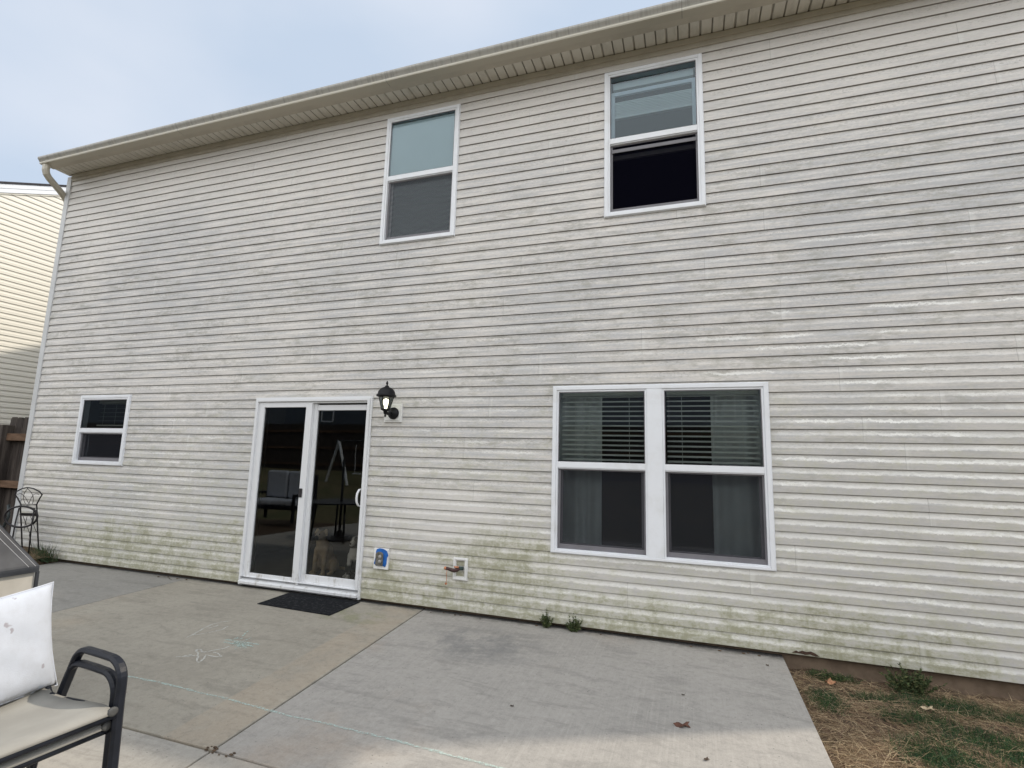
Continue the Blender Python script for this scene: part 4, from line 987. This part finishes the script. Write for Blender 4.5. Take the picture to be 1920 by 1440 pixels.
xa = g.math('ABSOLUTE', g.x)
wh = g.math('MAXIMUM', g.math('MAXIMUM', g.mul(g.ss(g.add(xa, g.mul(n, .02)), .028, .018), g.ss(g.z, .44, .46)), g.mul(g.ss(g.y, .04, .0), g.mul(g.ss(g.z, .42, .40), g.ss(g.z, .16, .2)))), g.ss(g.z, .07, .05))
wh = g.math('MAXIMUM', wh, g.mul(g.ss(g.y, -.09, -.11), g.ss(g.z, .43, .44)))
g.color(g.mix(wh, (.03, .028, .027), (.88, .86, .82)))
dog('dog', 'black and white dog with a white blaze sitting behind the sliding door', (-3.60, .42, .06), .82, g.m, R(16))

# ------------------------------------------------------------------ plants
def blades_mesh(name, P0, dirs, L, W, curve, col, seg=3, mat=None):
    """many thin blades as one mesh; arrays of n"""
    n = len(P0); side = np.cross(dirs, np.array([0, 0, 1.0])); side /= (np.linalg.norm(side, axis=1, keepdims=True)+1e-9)
    ang = rng.uniform(0, np.pi, n)[:, None]; up = np.cross(side, dirs); side = side*np.cos(ang)+up*np.sin(ang)
    V = np.zeros((n, (seg+1)*2, 3)); bend = rng.normal(size=(n, 3))*curve[:, None]; bend[:, 2] = -np.abs(bend[:, 2])*.6
    for k in range(seg+1):
        t = k/seg; c = P0+dirs*(L*t)[:, None]+bend*(t*t)*L[:, None]; w_ = (W*(1-.85*t))[:, None]
        V[:, 2*k] = c-side*w_/2; V[:, 2*k+1] = c+side*w_/2
    F = np.array([[2*k, 2*k+1, 2*k+3, 2*k+2] for k in range(seg)]); m_ = (seg+1)*2
    faces = (F[None]+(np.arange(n)*m_)[:, None, None]).reshape(-1, 4)
    me = bpy.data.meshes.new(name); vv = V.reshape(-1, 3)
    me.vertices.add(len(vv)); me.vertices.foreach_set('co', vv.ravel()); me.loops.add(faces.size); me.loops.foreach_set('vertex_index', faces.ravel().astype(np.int32))
    me.polygons.add(len(faces)); me.polygons.foreach_set('loop_start', np.arange(0, faces.size, 4, dtype=np.int32)); me.polygons.foreach_set('loop_total', np.full(len(faces), 4, np.int32))
    me.update(calc_edges=True); a = me.color_attributes.new('tint', 'FLOAT_COLOR', 'POINT')
    cc = np.concatenate([np.repeat(col, m_, axis=0), np.ones((len(vv), 1))], axis=1); a.data.foreach_set('color', cc.ravel())
    me.materials.append(mat or M['blades']); o = bpy.data.objects.new(name, me); COL.objects.link(o); return o
def dzn(x, y): return np.where(x > .3, -.128+.035*y, -.045)
GREEN = [(.95, -.07, .15, .07), (.82, -.50, .10, .16), (1.42, -.30, .22, .09), (1.64, -.30, .2, .12), (1.30, -.55, .2, .10), (1.60, -.75, .3, .16), (1.28, -1.0, .22, .18), (2.1, -.35, .3, .12), (1.95, -.9, .4, .2), (1.15, -.33, .14, .05)]
def gmask(x, y):
    m_ = np.zeros_like(x)
    for cx_, cy_, rx, ry in GREEN: m_ = np.maximum(m_, np.exp(-((x-cx_)/rx)**2-((y-cy_)/ry)**2))
    return m_
def lawn_patch(name, n, x0, x1, y0, y1, kind, dens):
    x = rng.uniform(x0, x1, n); y = rng.uniform(y0, y1, n); gmv = gmask(x, y); cl = np.sin(x*7+2*np.sin(y*5))*np.cos(y*9+x*3)
    if kind == 'straw': ok = rng.uniform(size=n) < (.30+.55*(cl > -.2))*(1-.9*gmv)*np.clip((-y-.02)*9, .1, 1)
    else: ok = (rng.uniform(size=n) < gmv**1.1*1.3) & (gmv > .22)
    x, y = x[ok], y[ok]; n = len(x)
    a = rng.uniform(0, 2*np.pi, n)
    if kind == 'straw':
        el = np.abs(rng.normal(.12, .22, n)); L = rng.uniform(.05, .14, n); W = rng.uniform(.0014, .0032, n); cv = rng.uniform(.1, .45, n)
        base = np.array([[.44, .33, .20], [.36, .26, .16], [.24, .16, .10], [.52, .41, .26], [.18, .12, .085]]); col = base[rng.integers(0, 5, n)]*rng.uniform(.75, 1.1, (n, 1))
        z = dzn(x, y)+rng.uniform(-.004, .022, n)
    else:
        el = rng.uniform(.35, 1.35, n); L = rng.uniform(.035, .085, n); W = rng.uniform(.002, .0045, n); cv = rng.uniform(.1, .5, n)
        base = np.array([[.035, .085, .030], [.028, .065, .032], [.055, .11, .035], [.04, .075, .04]]); col = base[rng.integers(0, 4, n)]*rng.uniform(.7, 1.15, (n, 1)); z = dzn(x, y)-.004
    d = np.stack([np.cos(a)*np.cos(el), np.sin(a)*np.cos(el), np.sin(el)], 1)
    o = blades_mesh(name, np.stack([x, y, z], 1), d, L, W, cv, col); return tag(o, kind='stuff')
tag(lawn_patch('dry_grass', 95000, .618, 3.2, -2.6, -.02, 'straw', 1), 'tan dead grass matted over the soil right of the patio', None, kind='stuff')
lawn_patch('green_grass', 110000, .66, 3.0, -2.2, -.02, 'green', 1)
def leafy(name, loc, h, spread, n, label, stems=16, leafL=.018, tall=5, wall=False, dark=1.0, grp=None, flat=.4):
    P0, D, L, W, C = [], [], [], [], []
    for s_ in range(stems):
        a = rng.uniform(0, 2*np.pi); rad = spread*math.sqrt(rng.uniform(0, 1)); hh = h*rng.uniform(.45, .8) if s_ >= tall else h*rng.uniform(.85, 1.08)
        top = np.array([loc[0]+rad*math.cos(a), loc[1]+rad*math.sin(a)*flat-.0, loc[2]+hh*(1-.35*(rad/spread)**2)]); bt = np.array([loc[0]+rad*.25*math.cos(a), loc[1]+rad*.2*math.sin(a), loc[2]-.01])
        top[1] = min(top[1], -.03)
        P0.append(bt); d = top-bt; Ln = np.linalg.norm(d); D.append(d/Ln); L.append(Ln); W.append(.003); C.append((.08, .09, .045))
        for k in range(n):
            t = rng.uniform(.12, 1)**(.8 if s_ >= tall else 1); p_ = bt+d*t
            v = rng.normal(size=3); v[2] = abs(v[2])*.7; v /= np.linalg.norm(v)
            lf = leafL*rng.uniform(.6, 1.3)*(1-.4*t); P0.append(p_); D.append(v); L.append(lf); W.append(lf*.5)
            c = np.array([(.06, .085, .035), (.08, .11, .045), (.045, .065, .03), (.12, .13, .055)][rng.integers(0, 4)])*rng.uniform(.7, 1.2)*dark; C.append(tuple(c))
    n_ = len(P0); o = blades_mesh(name, np.array(P0), np.array(D), np.array(L), np.array(W), np.full(n_, .12), np.array(C), seg=2)
    return tag(o, label, 'weed', grp)
gw = 'weeds growing along the foot of the wall'
leafy('weed', (-1.238, -.055, -.035), .165, .062, 36, 'small leafy weed, left of the two growing from the patio joint', 26, .02, 5, grp=gw)
leafy('weed', (-.997, -.06, -.035), .155, .082, 38, 'wider leafy weed, right of the two growing from the patio joint', 32, .02, 6, grp=gw)
leafy('weed', (.93, -.10, -.135), .10, .16, 30, 'low green weed by the patio corner against the foundation', 34, .024, 0, grp=gw)
leafy('weed', (1.43, -.12, -.135), .20, .21, 48, 'bushy weed reaching over the siding at the foundation right of the patio', 60, .026, 9, grp=gw)
# tuft by the house corner
n = 420; a = rng.uniform(0, 2*np.pi, n); el = rng.uniform(.25, 1.4, n)
d = np.stack([np.cos(a)*np.cos(el), -np.abs(np.sin(a)*np.cos(el))*.6, np.sin(el)], 1); base = np.stack([-7.85+rng.normal(0, .08, n), -.10+rng.normal(0, .03, n), np.full(n, -.02)], 1)
col = np.array([[.045, .075, .04], [.06, .095, .045], [.10, .11, .06]])[rng.integers(0, 3, n)]
tag(blades_mesh('grass_tuft', base, d, rng.uniform(.12, .30, n), rng.uniform(.004, .009, n), rng.uniform(.05, .4, n), col, 4), 'spiky dark green grass tuft at the left end of the wall', 'grass tuft')
n = 1400; x = rng.uniform(-8.7, -7.72, n); y = rng.uniform(-.45, -.05, n); a = rng.uniform(0, 2*np.pi, n); el = np.abs(rng.normal(.5, .4, n)); d = np.stack([np.cos(a)*np.cos(el), np.sin(a)*np.cos(el), np.sin(el)], 1)
col = np.array([[.30, .22, .14], [.20, .14, .09], [.14, .12, .07]])[rng.integers(0, 3, n)]
tag(blades_mesh('dead_grass', np.stack([x, y, np.full(n, .04)], 1), d, rng.uniform(.05, .16, n), rng.uniform(.002, .004, n), rng.uniform(.1, .4, n), col), 'brown dead grass around the iron chair feet', kind='stuff')

# ------------------------------------------------------------------ leaves and debris
def leaf(name, x, y, z, s, c, label, rz_=0, pts=None, grp='fallen leaves'):
    b = MB(); n = 15; vs = [(0, 0, .006*s/.05)]
    for i in range(n):
        t = 2*math.pi*i/n; r_ = s*(.55+.45*abs(math.sin(t*2.5))+.12*math.sin(t*7)); vs.append((r_*math.cos(t)*1.25, r_*math.sin(t)*.8, .004+.012*math.sin(t*3)*s/.05))
    b.add(vs, [(0, i+1, (i+1) % n+1) for i in range(n)])
    o = b.build(name, simple(name+'_mat', c, .8, .25, 60), smooth=False); o.location = (x, y, z); o.rotation_euler = (0, 0, rz_); md = o.modifiers.new('s', 'SOLIDIFY'); md.thickness = .0015
    return tag(o, label, 'leaf', grp)
leaf('dry_leaf', -.08, -1.362, gz(-1.36)+.003, .042, (.10, .045, .03), 'curled dark brown leaf on the grey concrete near the shadow edge', .4)
leaf('dry_leaf', .92, -.17, -.112, .045, (.48, .24, .13), 'orange leaf against the foundation by the low green weed', 1.1)
leaf('dry_leaf', 1.42, -.42, -.108, .035, (.45, .36, .24), 'pale tan leaf on the straw below the bushy weed', .3)
leaf('dry_leaf', .50, -.235, gz(-.235)+.003, .012, (.08, .05, .03), 'tiny dark leaf scrap on the concrete near the patio corner', 2)
leaf('dry_leaf', .041, -1.67, gz(-1.67)+.003, .014, (.07, .045, .03), 'tiny leaf scrap on the sunlit concrete', .9)
leaf('dry_leaf', -1.067, -1.503, gz(-1.5)+.003, .010, (.05, .035, .025), 'tiny dark twig scrap in the middle of the grey slab', .2)
leaf('dry_leaf', -.083, -.964, gz(-.964)+.003, .009, (.05, .035, .025), 'tiny dark scrap behind the curled brown leaf', .2)
b = MB(); rr = random.Random(5)
for k in range(34):
    x = rr.uniform(-5.9, -5.45) if k < 8 else -2.36+rr.uniform(-.03, .14) if k < 20 else rr.uniform(-2.4, .6); y = rr.uniform(-.12, -.04) if k < 8 else YC+rr.uniform(-.03, .02)*(1) if k < 20 else rr.uniform(-.06, -.02)
    s_ = rr.uniform(.004, .010); z = gz(y); b.lathe([(.3*s_, 0), (s_, .25*s_), (.8*s_, .7*s_), (.2*s_, .9*s_)], (x, y, z), 6, squash=(1.6, 1))
tag(b.build('dirt_crumbs', M['dirt']), 'dark crumbs of dirt in the patio joints', kind='stuff')
b = MB()
pts = [(.70, .012), (.73, .030), (.745, .022), (.77, .034), (.80, .028), (.83, .036), (.86, .024), (.885, .008), (.86, .004), (.82, .014), (.79, .006), (.76, .012)]
b.add([(x, -.0195, z) for x, z in pts]+[(x, -.0165, z) for x, z in pts], [tuple(range(12)), tuple(range(23, 11, -1))]+[(i, (i+1) % 12, 12+(i+1) % 12, 12+i) for i in range(12)])
H(b.build('broken_siding_patch', simple('rotten_edge', (.06, .035, .025), .9, .3, 60)))

# ------------------------------------------------------------------ back yard behind the camera (seen in the glass)
bf = empty('backyard_fence', (0, -14, .7), label='tall wooden privacy fence across the back yard, mirrored in the glass door', cat='fence')
b = MB(); x = -30
while x < 16: b.box(x, x+.138, -14.02, -14, .7, 2.75+rr.uniform(-.015, .015)); x += .148
keep(b.build('fence_boards', M['fence']), bf)
b = MB()
for z in (1.0, 1.7, 2.4): b.box(-30, 16, -13.999, -13.955, z, z+.09)
keep(b.build('fence_rail', M['rail']), bf)
bh = empty('backyard_house', (-10, -24, 0), label='dark sided house beyond the back fence, mirrored in the glass door', cat='house')
dk = simple('grey_siding', (.10, .12, .15), .7, .1, 2)
def far_house(root, x0, x1, wins, top=6.3, wallm=None):
    b = MB(); b.box(x0, x1, -32, -24, -.4, top); keep(b.build('house_wall', wallm or dk), root); xm = (x0+x1)/2
    b = MB(); b.add([(x0-.4, -23.6, top-.1), (x1+.4, -23.6, top-.1), (x1+.4, -32.4, top-.1), (x0-.4, -32.4, top-.1), (x0-.4, -28, top+2.6), (x1+.4, -28, top+2.6)], [(0, 1, 5, 4), (2, 3, 4, 5), (0, 4, 3), (1, 2, 5), (0, 3, 2, 1)]); keep(b.build('roof', M['shingle']), root)
    for wx in wins:
        b = MB(); b.frame(wx, wx+.95, 3.6, 5.1, -23.999, -23.96, .08, .08, .08, .08); b.box(wx+.08, wx+.87, -23.999, -23.96, 4.3, 4.37); keep(b.build('window', M['white']), root)
far_house(bh, -26.3, -14.5, (-23.2, -18.6))
bh2 = empty('backyard_house', (-4, -24, 0), label='middle pale blue house beyond the back fence, mirrored in the large twin window', cat='house'); far_house(bh2, -12.5, 3.5, (-7.5, -2.0, 1.2), 6.6, simple('pale_blue_siding', (.24, .27, .32), .7, .1, 2))
bh4 = empty('backyard_house', (-40, -24, 0), label='leftmost dark house beyond the back fence, mirrored in the small window', cat='house'); far_house(bh4, -52, -30.5, (-36,), 6.4)
bh3 = empty('backyard_house', (12, -24, 0), label='right hand dark house beyond the back fence, behind the camera', cat='house'); far_house(bh3, 5.5, 19, (8, 14))
ss_ = empty('swing_set', (-11.5, -11, .5), label='white metal swing set on the lawn behind the camera', cat='swing set')
wm = simple('white_paint', (.78, .8, .82), .4, .05, 3)
SX = -11.9
for xx in (SX, SX+2.9):
    for s_ in (-1, 1):
        b = MB(); b.tube([(xx+s_*.62, -11+s_*.25, .42), (xx, -11, 1.95)], .05, 8); keep(b.build('leg', wm), ss_)
b = MB(); b.tube([(SX-.1, -11, 1.95), (SX+3.0, -11, 1.95)], .03, 8); keep(b.build('top_bar', M['black_iron']), ss_)
for xx in (SX+.9, SX+2.0):
    b = MB(); b.tube([(xx-.2, -11, 1.84), (xx-.2, -11, .85)], .008, 5); b.tube([(xx+.2, -11, 1.84), (xx+.2, -11, .85)], .008, 5); b.box(xx-.25, xx+.25, -11.08, -10.92, .80, .84); keep(b.build('swing', wm), ss_)

# table and loveseat standing on the patio beside the camera (mirrored in the sliding door)
pt = empty('patio_table', (-6.2, -3.6, gz(-3.6)), label='dark round patio table with an umbrella pole, mirrored in the door', cat='table')
b = MB(); b.lathe([(.60, .675), (.62, .68), (.62, .70), (.60, .705)], (-6.2, -3.6, gz(-3.6)), 40); keep(b.build('table_top', M['chairmetal']), pt)
b = MB(); b.tube([(-6.2, -3.6, gz(-3.6)+.02), (-6.2, -3.6, 1.35)], .022, 12); keep(b.build('umbrella_pole', M['chairmetal'], smooth=True), pt)
b = MB(); b.lathe([(.24, 0), (.24, .03), (.08, .07), (.05, .16), (.03, .18)], (-6.2, -3.6, gz(-3.6)), 28); keep(b.build('umbrella_base', M['black_iron']), pt)
for k in range(4):
    a = R(45+90*k); b = MB(); b.tube([(-6.2+.5*math.cos(a), -3.6+.5*math.sin(a), gz(-3.6)), (-6.2+.42*math.cos(a), -3.6+.42*math.sin(a), gz(-3.6)+.675)], .018, 8); keep(b.build('leg', M['chairmetal'], smooth=True), pt)
lv = empty('loveseat', (-9.2, -5.4, -.1), label='patio loveseat with pale cushions, mirrored in the left door pane', cat='loveseat')
b = MB(); b.box(-9.9, -8.5, -5.75, -5.05, .16, .24); b.box(-9.9, -8.5, -5.80, -5.74, .24, .95); keep(b.build('seat_frame', M['chairmetal'], bevel=.01), lv)
for xx in (-9.92, -8.54):
    b = MB(); b.box(xx, xx+.06, -5.75, -5.05, .46, .52); b.box(xx, xx+.06, -5.11, -5.05, -.12, .46); b.box(xx, xx+.06, -5.75, -5.69, -.12, .46); keep(b.build('arm_frame', M['chairmetal'], bevel=.01), lv)
for xx in (-9.84, -9.18):
    b = MB(); b.box(xx, xx+.63, -5.66, -5.07, .245, .37); keep(b.build('seat_cushion', M['pillow'], bevel=.04), lv)
    b = MB(); b.box(xx, xx+.63, -5.735, -5.60, .38, 1.02); keep(b.build('back_cushion', M['pillow'], bevel=.05), lv)
